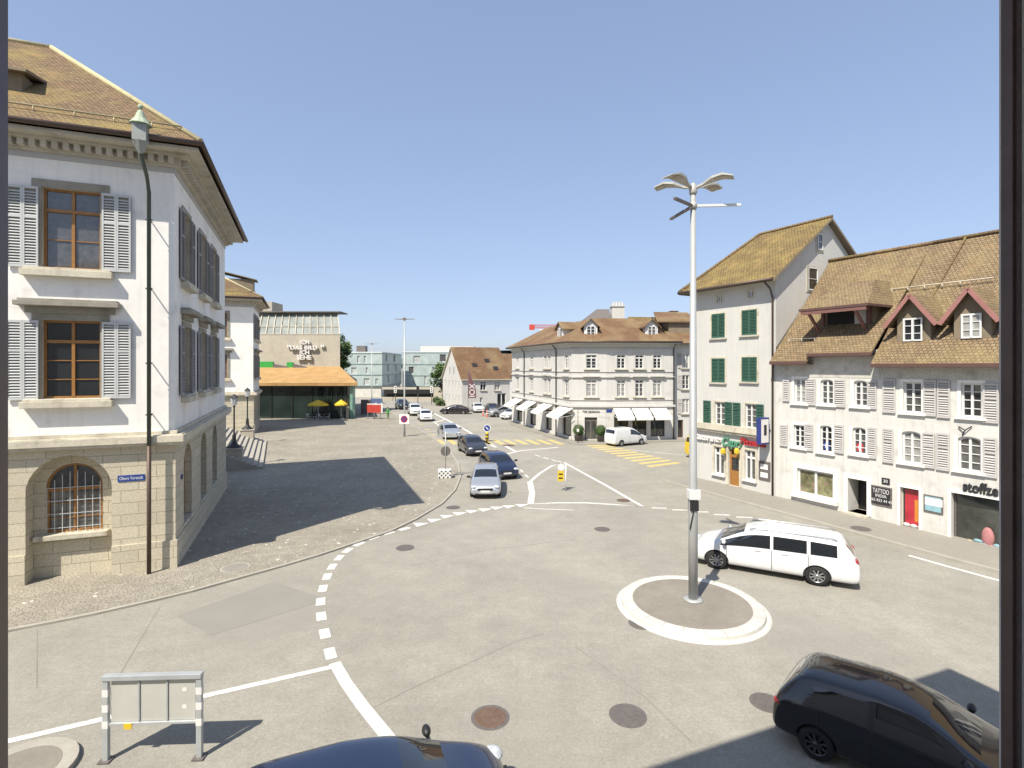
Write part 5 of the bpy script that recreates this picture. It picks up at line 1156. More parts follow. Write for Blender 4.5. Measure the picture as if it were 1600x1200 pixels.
BODY = {}
def car_meshes(kind):
    if kind in BODY: return BODY[kind]
    T = TYPES[kind]; bm = bmesh.new(); rings = []; zb = .19 if kind != 'suv' else .24
    st = list(T['st']); k = 1
    while k < len(st)-2:          # hold the pillars narrow under subdivision
        a_, b_ = st[k], st[k+1]
        if b_[0]-a_[0] < .15 and abs(a_[0]) < T['L']*.4 and b_[5]:
            mixs = lambda p, q, t: tuple(p[i]+(q[i]-p[i])*t for i in range(5))
            p_, n_ = st[k-1], st[k+2]; t0 = 1-.06/(a_[0]-p_[0]); t1 = .06/(n_[0]-b_[0])
            st[k:k+2] = [mixs(p_, a_, t0)+(p_[5], p_[6]), a_, b_, mixs(b_, n_, t1)+(b_[5], b_[6])]; k += 3
        k += 1
    for (x, zt, zl, w_, wt, sg, tg) in st:
        cab = (zt-zl) > .25; dz = .085 if cab else .035; end = abs(abs(x)-T['L']/2) < .06
        b0 = zb+(.1 if end else 0)
        half = [(0, b0), (w_*.84, b0), (w_*.98, b0+.1), (w_, b0+(zl-b0)*.55), (w_*.975, zl), (wt+(.05 if cab else .04), zt-dz), (wt-.02, zt-dz*.45), (wt*.6, zt-.008), (0, zt)]
        r = [bm.verts.new((x, y, z)) for y, z in half]+[bm.verts.new((x, -y, z)) for y, z in reversed(half[1:-1])]
        rings.append(r)
    n = len(rings[0]); bm.faces.ensure_lookup_table()
    for i in range(len(rings)-1):
        sg, tg = st[i][5], st[i][6]
        for k in range(n):
            f = bm.faces.new([rings[i][k], rings[i][(k+1) % n], rings[i+1][(k+1) % n], rings[i+1][k]]); f.smooth = True
            kk = k if k < 8 else n-1-k; mi = 0
            if kk == 4 and sg: mi = 1 if k < 8 else 2
            if kk in (6, 7) and tg: mi = 3 if tg == 'W' else 4
            f.material_index = mi
    bm.faces.new(list(reversed(rings[0]))); bm.faces.new(rings[-1])
    bmesh.ops.recalc_face_normals(bm, faces=bm.faces)
    me = bpy.data.meshes.new('tmp'); bm.to_mesh(me); bm.free()
    for _ in range(6): me.materials.append(BLACKP)
    o = bpy.data.objects.new('tmp', me); COL.objects.link(o)
    s = o.modifiers.new('s', 'SUBSURF'); s.levels = 2; s.render_levels = 2
    cut = MB()
    for wx in T['wx']:
        for sd in (-1, 1):
            y0, y1 = sorted((sd*(T['W']-.34), sd*(T['W']+.2))); cut.lathe([(T['wr']*1.13, y0), (T['wr']*1.13, y1)], 28, 5, (wx, 0, T['wr']), 'y')
    co = cut.build('cut', [BLACKP]*6)
    b = o.modifiers.new('b', 'BOOLEAN'); b.operation = 'DIFFERENCE'; b.object = co; b.solver = 'EXACT'
    bpy.context.view_layer.update()
    ev = bpy.data.meshes.new_from_object(o.evaluated_get(bpy.context.evaluated_depsgraph_get()))
    bpy.data.objects.remove(o); bpy.data.objects.remove(co)
    parts = {}
    names = {0: 'body', 1: 'side_window', 2: 'side_window', 3: 'windscreen', 4: 'rear_window', 5: 'body'}
    for key, idx in (('body', (0, 5)), ('sl', (1,)), ('sr', (2,)), ('ws', (3,)), ('rw', (4,))):
        b2 = bmesh.new(); b2.from_mesh(ev); bmesh.ops.delete(b2, geom=[f for f in b2.faces if f.material_index not in idx], context='FACES')
        for f in b2.faces: f.material_index = 1 if f.material_index == 5 else 0; f.smooth = True
        m2 = bpy.data.meshes.new(key); b2.to_mesh(m2); b2.free(); m2.set_sharp_from_angle(angle=R(38)); parts[key] = m2
    BODY[kind] = parts; return parts
WHEELS = {}
def wheel_meshes(r, dark=False):
    k = (r, dark)
    if k in WHEELS: return WHEELS[k]
    t = MB(); t.lathe([(r*.62, -.1), (r*.9, -.1), (r*.98, -.06), (r, 0), (r*.98, .06), (r*.9, .1), (r*.62, .1)], 24, 0, (0, 0, 0), 'y', cap=False)
    m = MB(); m.lathe([(r*.64, .06), (r*.66, .095), (r*.60, .1), (r*.57, .05)], 24, 0, (0, 0, 0), 'y', cap=False)
    for s in range(9):
        a = 2*math.pi*s/9; d = Vector((math.cos(a), 0, math.sin(a))); m.bar(d*r*.1+Vector((0, .075, 0)), d*r*.62+Vector((0, .085, 0)), r*.13, .02, 0, (0, 1, 0))
    m.lathe([(r*.16, .06), (r*.16, .1), (.001, .1)], 12, 0, (0, 0, 0), 'y'); m.lathe([(r*.6, .03), (.001, .03)], 20, 1, (0, 0, 0), 'y')
    WHEELS[k] = (t, m); return WHEELS[k]
def car(name, kind, pm, x, y, hd, label, group=None, dark_rims=False, cat='car', z=0, extras=None, tail=TAILL, rear_glass=True):
    T = TYPES[kind]; root = empty(name, x, y, math.atan2(hd[1], hd[0]), z, label, cat, group); ms = car_meshes(kind)
    def part(key, nm, mats):
        me = ms[key].copy(); me.materials.clear(); [me.materials.append(q_) for q_ in mats]
        o = bpy.data.objects.new(nm, me); COL.objects.link(o); o.parent = root; return o
    body = part('body', 'body', [pm, BLACKP]); part('ws', 'windscreen', [CARGLASS]); part('rw', 'rear_window', [CARGLASS])
    part('sl', 'side_window', [CARGLASS]); part('sr', 'side_window', [CARGLASS])
    f = T['L']/2; W = T['W']; k = 1.0 if kind not in ('suv', 'van') else 1.18; hz = .67*k
    for s in (-1, 1):
        m = MB(); m.ell((f-.17, s*W*.70, hz), (.17, .19, .085), 14, 8, 0, -s*.5); m.build('headlight', HEADL, root)
        m = MB()
        if kind in ('van', 'mpv', 'suv'): m.ell((-f+.13, s*W*.82, .95), (.1, .085, .18), 12, 8)
        else: m.ell((-f+.17, s*W*.74, .80), (.13, .19, .085), 14, 8, 0, s*.45)
        m.build('tail_light', tail, root)
        mz = T['st'][-5][1]+.0; mx = T['st'][-5][0]-.18
        m = MB(); m.ell((mx, s*(W+.08), mz+.04), (.07, .12, .075), 12, 8); m.bar((mx+.02, s*(W-.1), mz-.02), (mx, s*(W+.04), mz), .05, .04); m.build('mirror', pm if kind in ('mpv',) else BLACKP, root)
    m = MB(); m.box(f-.10, f-.004, -.42, .42, hz-.18, hz-.06); m.build('grille', BLACKP, root, bevel=.01)
    m = MB(); m.box(f-.12, f-.006, -.55, .55, .25, .36); m.build('lower_grille', BLACKP, root, bevel=.01)
    m = MB(); m.box(f-.05, f+.008, -.26, .26, hz-.28, hz-.17); m.build('number_plate', PLATE, root)
    m = MB(); m.box(-f-.008, -f+.06, -.26, .26, .56, .68); m.build('number_plate', PLATE, root)
    tb, rbm = wheel_meshes(T['wr'], dark_rims)
    for wx in T['wx']:
        for s in (-1, 1):
            e = tb.build('wheel', TYRE, root); e.location = (wx, s*(W-.13), T['wr']); e.rotation_euler = (0, random.random(), 0 if s > 0 else math.pi)
            r_ = rbm.build('rim', [RIM_DARK if dark_rims else RIM, BLACKP], e)
    for s in (-1, 1):          # door handles and door shuts
        m = MB()
        for hx in ((-.55, .25) if kind != 'van' else (.1,)):
            m.box(hx, hx+.2, s*(W-.02)-.02, s*(W-.02)+.02, T['st'][5][2]-.11, T['st'][5][2]-.08)
        m.build('door_handle', pm if kind != 'mpv' else WHITE_M, root)
    zb_ = T['st'][5][2]
    for s in (-1, 1):
        for sx in ((-.39, .98, -1.2) if kind in ('hatch', 'sedan', 'suv') else ((-.07, 1.3, -1.12) if kind == 'mpv' else (-.25, .95))):
            m = MB(); m.tube([(sx, s*W*.978, .34), (sx, s*W*.992, .5), (sx, s*W*.992, .66), (sx, s*W*.984, zb_-.14), (sx, s*W*.968, zb_-.03)], .009, 5)
            m.build('door_seam', BLACKP, root)
    if extras == 'rails':
        for s in (-1, 1): m = MB(); m.tube([(-1.9, s*.66, 1.62), (-1.75, s*.66, 1.68), (.4, s*.65, 1.69), (.6, s*.65, 1.62)], .022, 6); m.build('roof_rail', RIM, root)
    if extras == 'aerial':
        m = MB(); m.ell((-1.5, 0, 1.42), (.12, .03, .07), 8, 6); m.build('aerial', BLACKP, root)
    return root
QG = 'cars queuing towards the roundabout'; PG = 'cars parked beside the white gabled house'
car('queuing_car', 'hatch', P_SILVER, -1.52, 31.0, (.03, -1), 'silver hatchback at the head of the queue', QG, False)
car('queuing_car', 'hatch', P_BLUE, -.95, 35.8, (.33, -.94), 'dark blue car partly hidden behind the silver hatchback', QG)
car('queuing_car', 'hatch', P_GREY, -3.35, 44.6, (.33, -.94), 'dark grey hatchback on the yellow crossing', QG)
car('queuing_car', 'sedan', P_SILVER, -6.5, 54.6, (.3, -.95), 'silver saloon fourth in the queue, before the crossing', QG)
car('queuing_car', 'hatch', P_WHITE, -11.7, 71.4, (.28, -.96), 'small white car behind the silver saloon in the queue', QG)
car('queuing_car', 'suv', P_WHITE, -14.6, 79.6, (.28, -.96), 'white off-roader beside the no-stopping sign', QG)
car('queuing_car', 'suv', P_BLACK, -18.7, 90.5, (.4, -.92), 'black off-roader last in the queue', QG)
car('turning_car', 'sedan', P_BROWN, -8.7, 81.2, (-1, .06), 'black low car crossing before the white gabled house')
car('parked_car', 'hatch', P_WHITE, -5.5, 84.5, (.2, -1), 'white hatchback parked nose out by the white gabled house', PG)
car('parked_car', 'hatch', P_GREY, -3.1, 83.5, (.25, -1), 'dark grey car parked between white and silver ones', PG)
car('parked_car', 'suv', P_SILVER, -1.3, 76.8, (-.93, -.35), 'silver off-roader parked by the awning corner', PG)
car('parked_car', 'hatch', P_WHITE, .1, 73.6, (-.6, -.8), 'white car partly hidden behind the leftmost awning', PG)
car('delivery_van', 'van', P_WHITE, 10.6, 49.3, (.88, .47), 'white panel van parked before the corner shop windows', None, False, 'van').scale = (.9, .9, .92)
car('delivery_van', 'van', P_YELLOW, 16.15, 42.4, (.95, .28), 'yellow van peeping out behind the lamp post', None, False, 'van')
f_, r_2 = G(1122, 889), G(1275, 915); hd = (f_-r_2).xy.normalized(); nrm = Vector((hd.y, -hd.x))
if nrm.y < 0: nrm = -nrm
cc = (f_+r_2).xy/2+nrm*.84
car('people_carrier', 'mpv', P_WHITE, cc.x-hd.x*.13, cc.y-hd.y*.13, hd, 'white people carrier driving past the round island', None, False, 'car', 0, 'rails').scale = (1.06, 1, .94)
car('black_car', 'hatch', P_BLACK, 7.1, 9.6, (.74, -.67), 'black car in the shade at the right-hand corner', None, True)
car('dark_blue_car', 'hatch', P_BLUE, -2.05, 7.72, (.945, .327), 'dark blue car roof at the bottom edge below the white line', None, True).scale = (1.1, 1.1, 1.04)

# ------------------------------------------------------------------ lamps, signs, bollards
def main_lamp():
    p = G(1083, 937, .15); root = empty('street_lamp', p.x, p.y, 0, .15, 'tall white lamp post with four splayed heads on the round island', 'street lamp')
    mb = MB(); top = 12.4; mb.tube([(0, 0, 0), (0, 0, 3.2), (0, 0, 3.25), (0, 0, top)], [.14, .135, .12, .08], 16); mb.lathe([(.3, 0), (.3, .04), (.15, .05)], 16); mb.build('pole', POLE, root)
    mb = MB(); mb.lathe([(.1, top), (.12, top+.05), (.12, top+.22), (.05, top+.35)], 14); mb.lathe([(.11, 11.95), (.11, 12.15)], 14); mb.build('hub', LAMP_BODY, root)
    for ang, ln in ((-28, 1.15), (32, 1.2), (152, 1.15), (212, 1.15)):
        a = R(ang); d = Vector((math.cos(a), math.sin(a), 0)); n = Vector((-d.y, d.x, 0)); up = Vector((0, 0, 1)); o = Vector((0, 0, top+.18)); mb = MB()
        pr = [(.08, .05, 0, .05), (.3, .08, .06, .06), (.55, .2, .17, .07), (.85, .235, .22, .06), (1.15, .2, .15, .03)]
        for (r0, w0, z0, t0), (r1, w1, z1, t1) in zip(pr, pr[1:]):
            A0, A1 = o+d*r0+up*z0, o+d*r1+up*z1; mb.hexa([A0-n*w0, A0+n*w0, A1+n*w1, A1-n*w1, A0-n*w0+up*t0, A0+n*w0+up*t0, A1+n*w1+up*t1, A1-n*w1+up*t1])
        h = mb.build('lamp_head', LAMP_BODY, root); mb = MB()
        for (r0, z0, r1, z1) in ((.6, .185, .82, .213), (.86, .212, 1.1, .16)):
            A0, A1 = o+d*r0+up*(z0-.012), o+d*r1+up*(z1-.012); mb.hexa([A0-n*.15, A0+n*.15, A1+n*.15, A1-n*.15, A0-n*.15+up*.01, A0+n*.15+up*.01, A1+n*.15+up*.01, A1-n*.15+up*.01])
        mb.build('lens', LAMP_PANEL, h)
    for (x, y) in ((1.4, -.12), (-.8, -.75), (-.25, 1.45)):
        mb = MB(); v = Vector((x, y, 0)); mb.bar(Vector((0, 0, 12.05))+v*.08, Vector((0, 0, 12.05))+v, .09, .07, 0); mb.build('side_arm', WHITE_M if x > 0 else MAN_GREY, root)
    mb = MB(); mb.box(-.17, .17, -.2, .1, 3.1, 3.38); mb.build('control_box', WHITE, root, bevel=.01); mb = MB(); mb.box(-.12, .12, -.16, .1, 2.75, 3.05); mb.bar((.0, -.15, 2.9), (-.14, -.12, 2.2), .03); mb.build('clamp', IRON, root)
main_lamp()
def far_lamp(px, py, top, label, arm=1.0, sign=False):
    p = G(px, py); root = empty('street_lamp', p.x, p.y, 0, .06, label, 'street lamp', 'slim street lamps along the far street'); mb = MB(); mb.tube([(0, 0, 0), (0, 0, 2), (0, 0, top)], [.11, .09, .06], 10); mb.build('pole', POLE, root)
    for s in (-1, 1): mb = MB(); mb.hexa([(s*.1, -.13, top-.02), (s*arm, -.13, top+.02), (s*arm, .13, top+.02), (s*.1, .13, top-.02), (s*.1, -.1, top+.08), (s*arm, -.1, top+.06), (s*arm, .1, top+.06), (s*.1, .1, top+.08)]); mb.build('lamp_head', MAN_GREY, root)
    mb = MB(); mb.box(-.14, .14, -.12, .12, top-.05, top+.16); mb.build('hub', MAN_GREY, root); return root
l1 = far_lamp(632, 683, z_at(500, 54.5), 'slim lamp post with a round no-stopping sign near the museum', 1.05)
mb = MB(); zc = z_at(655, 54.3); mb.lathe([(.5, -.14), (.5, -.11), (.0001, -.11)][::-1], 24, 0, (0, -.0, zc), 'y'); 
ns = empty('no_stopping_sign', l1.location.x, l1.location.y-.02, 0, 0, 'round red and blue no-stopping sign on the slim lamp post', 'traffic sign')
mb = MB(); mb.box(-.5, .5, -.16, -.13, zc-.5, zc+.5); mb.build('plate', LETTER_W, ns, bevel=.008)
mb = MB(); mb.lathe([(.36, -.165), (.36, -.16)], 24, 0, (0, 0, zc), 'y'); mb.lathe([(.29, -.17), (.29, -.165)], 24, 1, (0, 0, zc), 'y')
for a in (45, -45): d = Vector((math.cos(R(a)), 0, math.sin(R(a))))*.3; c = Vector((0, -.172, zc)); mb.bar(c-d, c+d, .06, .006, 0, (0, 1, 0))
mb.build('disc', [RED_L, BLUE_SIGN], ns)
far_lamp(581, 628.5, z_at(538, 107), 'slim lamp post in front of the nearer teal glass block', 1.3)
# sign post on a chequered base
p = G(695, 748); sg = empty('checkered_sign_post', p.x, p.y, .1, .06, 'traffic sign post standing in a black and white chequered block', 'traffic sign')
mb = MB(); mb.box(-.42, .42, -.3, .3, 0, .55); mb.build('base', WHITE, sg, bevel=.03)
mb = MB()
for i in range(6):
    for j in range(4):
        if (i+j) % 2 == 0:
            x0, z0 = -.4+i*.134, .02+j*.13; mb.box(x0+.02, x0+.115, -.306, -.3, z0+.015, z0+.115); 
            if i < 4: mb.box(.42, .426, -.28+i*.14, -.18+i*.14, z0+.015, z0+.115)
mb.build('checkers', BLACKP, sg)
mb = MB(); mb.tube([(.05, 0, .5), (.05, 0, 3.0)], .035, 10); mb.build('post', POLE, sg)
mb = MB(); mb.lathe([(.32, .04), (.32, .06)], 24, 0, (.05, 0, 1.72), 'y'); mb.bar((.05, .035, 1.5), (.05, .035, 1.95), .05, .02); mb.build('sign_disc', MAN_GREY, sg)
mb = MB(); mb.box(-.5, .75, .03, .06, 2.62, 2.86); mb.build('direction_plate', POLE, sg)
# sign on the painted triangle
p = G(884, 767); sg = empty('island_sign', p.x, p.y, 0, 0, 'white post with yellow banded panel on the painted triangle', 'traffic sign')
mb = MB(); mb.tube([(0, 0, 0), (0, 0, 1.62)], .04, 10); mb.build('post', WHITE, sg)
mb = MB(); mb.box(-.48, -.12, -.06, -.03, .58, 1.18); pn = mb.build('panel', YELLOW, sg); mb = MB(); mb.box(-.42, -.18, -.068, -.06, .72, .8); mb.box(-.42, -.18, -.068, -.06, .95, 1.03); mb.build('band', BLACKP, pn)
mb = MB(); mb.lathe([(.2, -.06), (.2, -.03)], 20, 0, (-.28, 0, 1.4), 'y'); mb.bar((-.28, -.02, .6), (-.28, -.02, 1.5), .04); mb.bar((-.3, 0, 1.0), (0, 0, 1.0), .04); mb.build('sign_disc', WHITE, sg)
def bollard(px, py, label, sign):
    p = G(px, py); root = empty('island_bollard', p.x, p.y, 0, 0, label, 'bollard', 'yellow bollards on the street refuge'); mb = MB(); mb.lathe([(.16, 0), (.16, .9 if not sign else .8), (.1, .95)], 12); b_ = mb.build('body', YELLOW, root)
    mb = MB(); mb.lathe([(.165, .25), (.165, .4)], 12); mb.lathe([(.165, .6), (.165, .75)], 12); mb.build('band', BLACKP, b_)
    if sign:
        mb = MB(); mb.tube([(0, 0, .9), (0, 0, 1.5)], .03, 8); mb.lathe([(.36, -.05), (.36, -.03)], 20, 0, (0, 0, 1.3), 'y'); q_ = mb.build('sign_disc', LETTER_W, root)
        mb = MB(); mb.lathe([(.30, -.056), (.30, -.05)], 20, 0, (0, 0, 1.3), 'y'); mb.build('arrow_field', BLUE, q_); mb = MB(); mb.bar((-.12, -.06, 1.42), (.12, -.06, 1.18), .08, .006, 0, (0, 1, 0)); mb.build('arrow', LETTER_W, q_)
bollard(761, 690, 'yellow and black bollard carrying a round blue arrow sign', True); bollard(751.5, 702, 'plain yellow bollard with black bands beside the dark grey car', False)
def cone_post(px, py, label):
    p = G(px, py); root = empty('marker_post', p.x, p.y, 0, 0, label, 'marker post', 'red and white marker posts'); mb = MB(); mb.lathe([(.2, 0), (.2, .04), (.09, .05), (.09, 1.0), (.05, 1.05)], 12, 0); mb.build('post', REDP, root); mb = MB(); mb.lathe([(.095, .35), (.095, .55)], 12); mb.lathe([(.095, .75), (.095, .9)], 12); mb.build('band', LETTER_W, root)
cone_post(755, 650, 'red marker post with white bands, left of a pair'); cone_post(761, 651.5, 'red marker post with white bands, right of a pair')
def traffic_light(px, d, label, ztop=None, back=False):
    root = empty('traffic_light', GD(px, d), d, 0, 0, label, 'traffic light', 'traffic lights at the far junction'); zt = z_at(603.5, d); mb = MB(); mb.tube([(0, 0, 0), (0, 0, zt)], .07, 8); mb.build('pole', MAN_GREY, root)
    mb = MB(); mb.box(-.25, .25, -.2, .0, zt-1.25, zt+.05); mb.build('signal_head', WHITE if not back else BLACKP, root); mb = MB()
    for k in range(3): mb.lathe([(.11, -.23), (.11, -.2)], 12, 0, (0, 0, zt-.2-.38*k), 'y')
    mb.build('lens', BLACKP, root)
traffic_light(618, 101, 'pale traffic light before the left end of the garage entrance'); traffic_light(653, 101, 'dark backed traffic light in front of the garage entrance', back=True); traffic_light(674.5, 101, 'pale traffic light before the right end of the garage entrance')
# banner flag
fl = empty('banner_flag', GD(731.5, 86), 86, 0, 0, 'maroon feather banner in front of the white gabled house', 'flag'); zt = z_at(577, 86)
mb = MB(); mb.tube([(0, 0, 0), (0, 0, zt)], .035, 8); mb.build('pole', MAN_GREY, fl)
MAROON = mat('maroon_cloth', (.16, .075, .085), .85, [(2, .1)])
mb = MB(); pts = [(0, zt), (.35, zt-.9), (.85, zt-2.2), (1.25, zt-3.2), (1.3, z_at(622, 86)), (0, z_at(622, 86))]
for i in range(len(pts)-2): 
    a, b = pts[i], pts[i+1]; mb.hexa([(0, -.012, b[1]), (b[0], -.012, b[1]), (b[0], .012, b[1]), (0, .012, b[1]), (0, -.012, a[1]), (max(a[0], .01), -.012, a[1]), (max(a[0], .01), .012, a[1]), (0, .012, a[1])])
mb.build('cloth', MAROON, fl)
c = bpy.data.curves.new('t', 'FONT'); c.body = 'IOX'; c.size = 1.25; c.extrude = .004; c.align_x = 'CENTER'; c.align_y = 'CENTER'; t = bpy.data.objects.new('t', c); COL.objects.link(t); bpy.context.view_layer.update()
me = bpy.data.meshes.new_from_object(t.evaluated_get(bpy.context.evaluated_depsgraph_get())); bpy.data.objects.remove(t); me.materials.clear(); me.materials.append(LETTER_W)
o = bpy.data.objects.new('lettering', me); COL.objects.link(o); o.parent = fl; o.rotation_euler = (R(90), R(-90), 0); o.location = (.68, -.02, z_at(610, 86))
# steel notice frame at the lower left
pl_, pr_ = G(166, 1189), G(312, 1184); dv = (pr_-pl_).xy; wd = dv.length
nf = empty('steel_sign_frame', pl_.x, pl_.y, math.atan2(dv.y, dv.x), 0, 'back of a grey steel sign frame on two posts at the roadside', 'sign frame'); NP_ = Panel(nf, (0, 0), (1, 0))
hgt = 1.5
GALV = mat('galvanised_frame', (.52, .55, .56), .4, [(3, .1)], metal=.3)
for u in (0, wd): 
    mb = MB(); NP_.box(mb, u-.05, u+.05, -.04, .04, 0, hgt); ps = mb.build('post', GALV, nf, bevel=.008)
    for z in (.62, .92, 1.2): mb = MB(); NP_.box(mb, u-.052, u+.052, -.042, .042, z, z+.13); mb.build('reflective_band', LETTER_W, ps)
    mb = MB(); NP_.box(mb, u-.1, u+.1, -.1, .1, 0, .03); mb.build('foot', MAN_GREY, ps)
mb = MB(); NP_.box(mb, -.05, wd+.05, -.06, .06, hgt, hgt+.09); NP_.box(mb, .05, wd-.05, -.03, .03, .66, .71); mb.build('rail', GALV, nf, bevel=.008)
mb = MB(); w3 = (wd-.16)/3
for k in range(3): NP_.box(mb, .08+k*w3+.004, .08+(k+1)*w3-.004, -.03, -.01, .72, hgt-.03)
bd = mb.build('board', mat('aluminium_back', (.62, .62, .57), .45, [(2, .06)], metal=.25), nf)
for k in (1, 2): mb = MB(); NP_.box(mb, .08+k*w3-.015, .08+k*w3+.015, -.01, .012, .72, hgt-.03); mb.build('rib', GALV, bd)
mb = MB()
for z in (.92, 1.24): NP_.box(mb, wd-.32, wd-.24, -.009, -.006, z, z+.07)
mb.build('sticker', LETTER_W, bd)
mb = MB(); NP_.box(mb, .34, .48, .03, .045, .6, .7); mb.build('tag', YELLOW, nf)
# construction boards, cabinet and a passer-by
def red_board(px, py, label):
    p = G(px, py); root = empty('site_board', p.x, p.y, .15, .06, label, 'barrier', 'red boards by the roadworks'); mb = MB(); mb.box(-.55, .55, -.02, .02, .85, 2.0); mb.build('board', REDP, root); mb = MB(); mb.box(.55, .75, -.02, .02, .8, 2.2); mb.box(-.55, .55, -.024, -.02, 1.95, 2.1); mb.build('edge', LETTER_W, root)
    for x in (-.45, .45): mb = MB(); mb.bar((x, -.25, 0), (x, 0, 1.0), .06); mb.bar((x, .25, 0), (x, 0, 1.0), .06); mb.build('leg', MAN_GREY, root)
red_board(580, 655, 'red site board on trestles nearer the museum'); red_board(589, 655.5, 'red site board on trestles nearer the street')
p = G(574, 648); ck = empty('site_cabinet', p.x, p.y, .15, .06, 'grey and blue cabinet behind the red site boards', 'cabinet'); mb = MB(); mb.box(-.9, .5, -.4, .4, .15, 2.2); mb.build('body', MAN_GREY, ck, bevel=.03); mb = MB(); mb.box(.52, 2.2, -.3, .3, 1.7, 2.35); mb.build('panel', mat('blue_panel', (.12, .17, .33), .5, [(3, .1)]), ck)
mb = MB()
for x in (-.8, .4): mb.box(x-.06, x+.06, -.3, .3, 0, .15)
mb.bar((.7, 0, 0), (.7, 0, 1.7), .07); mb.bar((2.05, 0, 0), (2.05, 0, 1.7), .07); mb.build('leg', MAN_GREY, ck)
def person(px, py, label):
    p = G(px, py); root = empty('person', p.x, p.y, .5, .06, label, 'person')
    J = {'pel': (0, 0, .93, .13), 'che': (0, 0, 1.3, .15), 'nek': (0, .01, 1.48, .055), 'hea': (0, -.01, 1.6, .095), 'top': (0, 0, 1.7, .07)}
    E = [('pel', 'che'), ('che', 'nek'), ('nek', 'hea'), ('hea', 'top')]
    for s, sw in ((-1, .22), (1, -.18)):
        k = str(s); J.update({'hip'+k: (s*.1, 0, .88, .095), 'kne'+k: (s*.11, -sw*.5-.03, .48, .065), 'ank'+k: (s*.11, -sw+.04, .08, .045), 'toe'+k: (s*.12, -sw-.12, .04, .04), 'sho'+k: (s*.2, 0, 1.4, .06), 'elb'+k: (s*.25, sw*.4, 1.12, .045), 'wri'+k: (s*.24, sw*.3-.14, .9, .032), 'han'+k: (s*.23, sw*.3-.19, .82, .035)})
        E += [('pel', 'hip'+k), ('hip'+k, 'kne'+k), ('kne'+k, 'ank'+k), ('ank'+k, 'toe'+k), ('che', 'sho'+k), ('sho'+k, 'elb'+k), ('elb'+k, 'wri'+k), ('wri'+k, 'han'+k)]
    ks = list(J); me = bpy.data.meshes.new('body'); me.from_pydata([J[k][:3] for k in ks], [(ks.index(a), ks.index(b)) for a, b in E], [])
    o = bpy.data.objects.new('body', me); COL.objects.link(o); md = o.modifiers.new('s', 'SKIN'); 
    for i, k in enumerate(ks): me.skin_vertices[0].data[i].radius = (J[k][3],)*2
    me.skin_vertices[0].data[0].use_root = True; o.modifiers.new('u', 'SUBSURF').levels = 1; bpy.context.view_layer.update()
    ev = bpy.data.meshes.new_from_object(o.evaluated_get(bpy.context.evaluated_depsgraph_get())); bpy.data.objects.remove(o)
    SKIN = mat('skin', (.45, .27, .19), .6, [(4, .05)]); SHIRT = mat('green_clothes', (.05, .30, .05), .8, [(5, .1)]); TRS = mat('pale_trousers', (.10, .26, .09), .8, [(5, .1)]); ev.materials.clear()
    for m_ in (SKIN, SHIRT, TRS): ev.materials.append(m_)
    for f in ev.polygons:
        z = f.center.z; f.use_smooth = True; f.material_index = 0 if z > 1.46 or (abs(f.center.x) > .2 and z < .95 and z > .7) or z < .3 else (1 if z > .95 else 2)
    ob = bpy.data.objects.new('body', ev); COL.objects.link(ob); ob.parent = root
    hr = MB(); hr.ell((0, .015, 1.66), (.1, .11, .1), 12, 8); hr.build('hair', mat('brown_hair', (.06, .035, .02), .7, [(8, .2)]), root)
person(606, 657, 'person in green clothes walking across the cobbled plaza')
# site crane far behind
cr = empty('tower_crane', 22, 300, 0, 0, 'red and white crane jib far behind the corner building', 'crane'); zj = z_at(511, 300)
mb = MB(); x0, x1 = GD(827, 300)-22, GD(884, 300)-22
for y_ in (-.6, .6): mb.bar((x0, y_, zj-.5), (x1, y_, zj-.5), .3)
mb.bar((x0+3, 0, zj+1.2), (x1, 0, zj+1.2), .3)
n = 14
for k in range(n): a = x0+3+(x1-x0-3)*k/n; b = x0+3+(x1-x0-3)*(k+1)/n; mb.bar((a, -.6, zj-.5), ((a+b)/2, 0, zj+1.2), .15); mb.bar(((a+b)/2, 0, zj+1.2), (b, .6, zj-.5), .15)
mb.build('jib', REDP, cr); mb = MB(); mb.box(x0, x0+3, -.8, .8, zj-1.6, zj+1.4); mb.build('counterweight', REDP, cr); mb = MB(); mb.box(x0+6, x0+9.5, -.4, .4, zj-2.8, zj-1.0); mb.build('cab', WHITE, cr)
mb = MB()
for sx in (-.7, .7):
    for sy in (-.7, .7): mb.bar((8+sx, sy, 0), (8+sx, sy, zj), .25)
for k in range(16): z0_ = zj*k/16; mb.bar((7.3, -.7, z0_), (8.7, -.7, z0_+zj/16), .12); mb.bar((8.7, .7, z0_), (7.3, .7, z0_+zj/16), .12)
mb.build('mast', LETTER_W, cr)

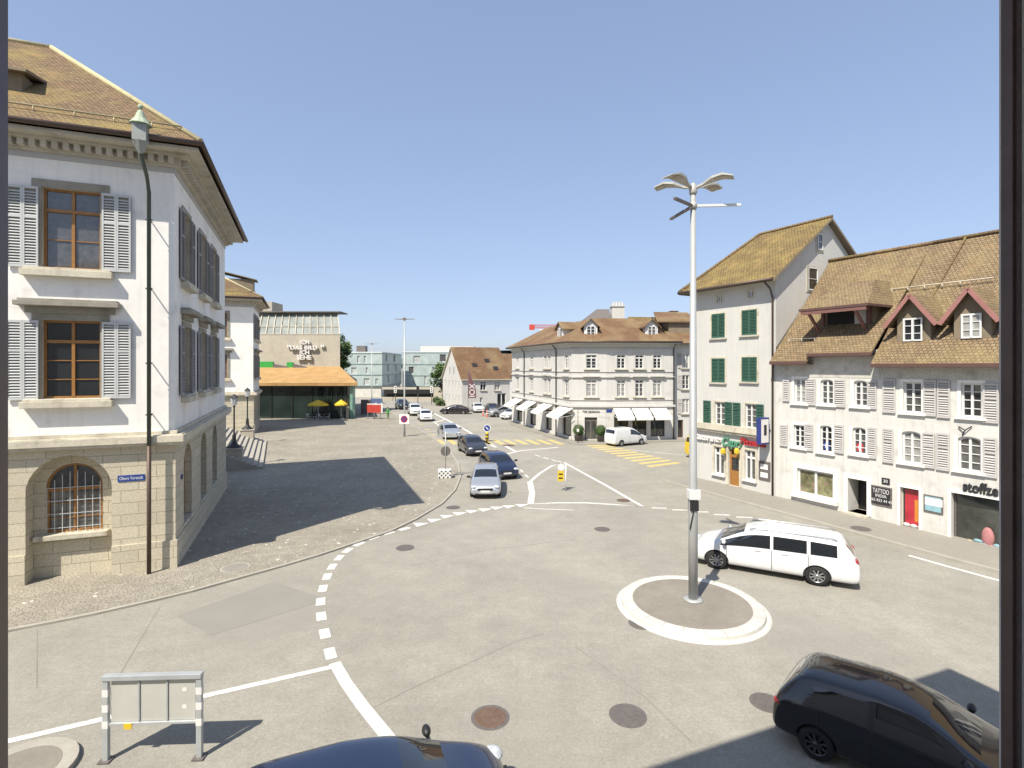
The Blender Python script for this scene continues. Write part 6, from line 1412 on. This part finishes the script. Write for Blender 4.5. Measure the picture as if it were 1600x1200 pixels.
# ------------------------------------------------------------------ trees and hills
def tree(name, x, y, h, cr_, ch, label, n=2600, group=None, seed=1, leaf=.3):
    rd = random.Random(seed); root = empty(name, x, y, 0, 0, label, 'tree', group); mb = MB(); th = h-ch*.75
    mb.tube([(0, 0, 0), (.05, .03, th*.5), (0, 0, th), (.1, 0, th+ch*.4)], [.22, .17, .14, .05], 10); tips = []
    for k in range(9):
        a = rd.uniform(0, 6.28); z = th+ch*rd.uniform(-.05, .35); e = Vector((math.cos(a)*cr_*.7, math.sin(a)*cr_*.7, z+ch*rd.uniform(.1, .4))); mb.tube([(0, 0, z-.4), e*.5+Vector((0, 0, z*.5)), e], [.08, .05, .02], 6)
    mb.build('trunk', BARK, root); c = MB(); cl = []
    for k in range(26):
        while True:
            q_ = Vector((rd.uniform(-1, 1), rd.uniform(-1, 1), rd.uniform(-1, 1)))
            if q_.length < 1: break
        cl.append((Vector((q_.x*cr_*.8, q_.y*cr_*.8, h-ch/2+q_.z*ch*.42)), rd.uniform(.25, .45)*cr_, rd.choice((0, 0, 1, 1, 2))))
    for k in range(n):
        ce, r, mi = rd.choice(cl); v = Vector((rd.gauss(0, .5), rd.gauss(0, .5), rd.gauss(0, .42)))*r; p_ = ce+v; a = Vector((rd.uniform(-1, 1), rd.uniform(-1, 1), rd.uniform(-.6, .6))).normalized(); b = a.orthogonal().normalized(); s = leaf*rd.uniform(.5, 1.1)
        c.poly([p_-a*s, p_+b*s*.5, p_+a*s, p_-b*s*.5], mi if rd.random() < .75 else rd.choice((0, 1, 2)))
    c.build('crown', LEAF, root, recalc=False); return root
tree('leafy_tree', GD(531, 97), 97, z_at(514, 97), 2.1, 9, 'tall green tree behind the museum end wall', 3000, seed=3)
tree('leafy_tree', GD(692, 103), 103, z_at(566, 103), 2.4, 6, 'rounded green tree left of the white gabled house', 2600, seed=5)
for k, (px_, d, h_) in enumerate(((683, 99, 1.6), (689, 97.5, 1.2))):
    tree('garden_bush', GD(px_, d), d, h_, 1.0, 1.3, ('taller', 'lower')[k]+' olive green bush at the foot of the white gable', 500, 'bushes at the foot of the white gable', 20+k, .16)
hl = MB(); n = 60; pts = [(-2600+k*90, 2400+200*math.sin(k*.7), 26+5*math.sin(k*.9)+56*math.exp(-((-2600+k*90+43)/330)**2)) for k in range(n)]
for i in range(n-1):
    a, b = pts[i], pts[i+1]; hl.poly([(a[0], a[1]-700, -2), (b[0], b[1]-700, -2), b, a], smooth=True); hl.poly([a, b, (b[0], b[1]+900, -2), (a[0], a[1]+900, -2)], smooth=True)
structure(hl.build('hills', mat('wooded_hill', (.10, .15, .14), .95, [(.01, .2), (.05, .2)])))
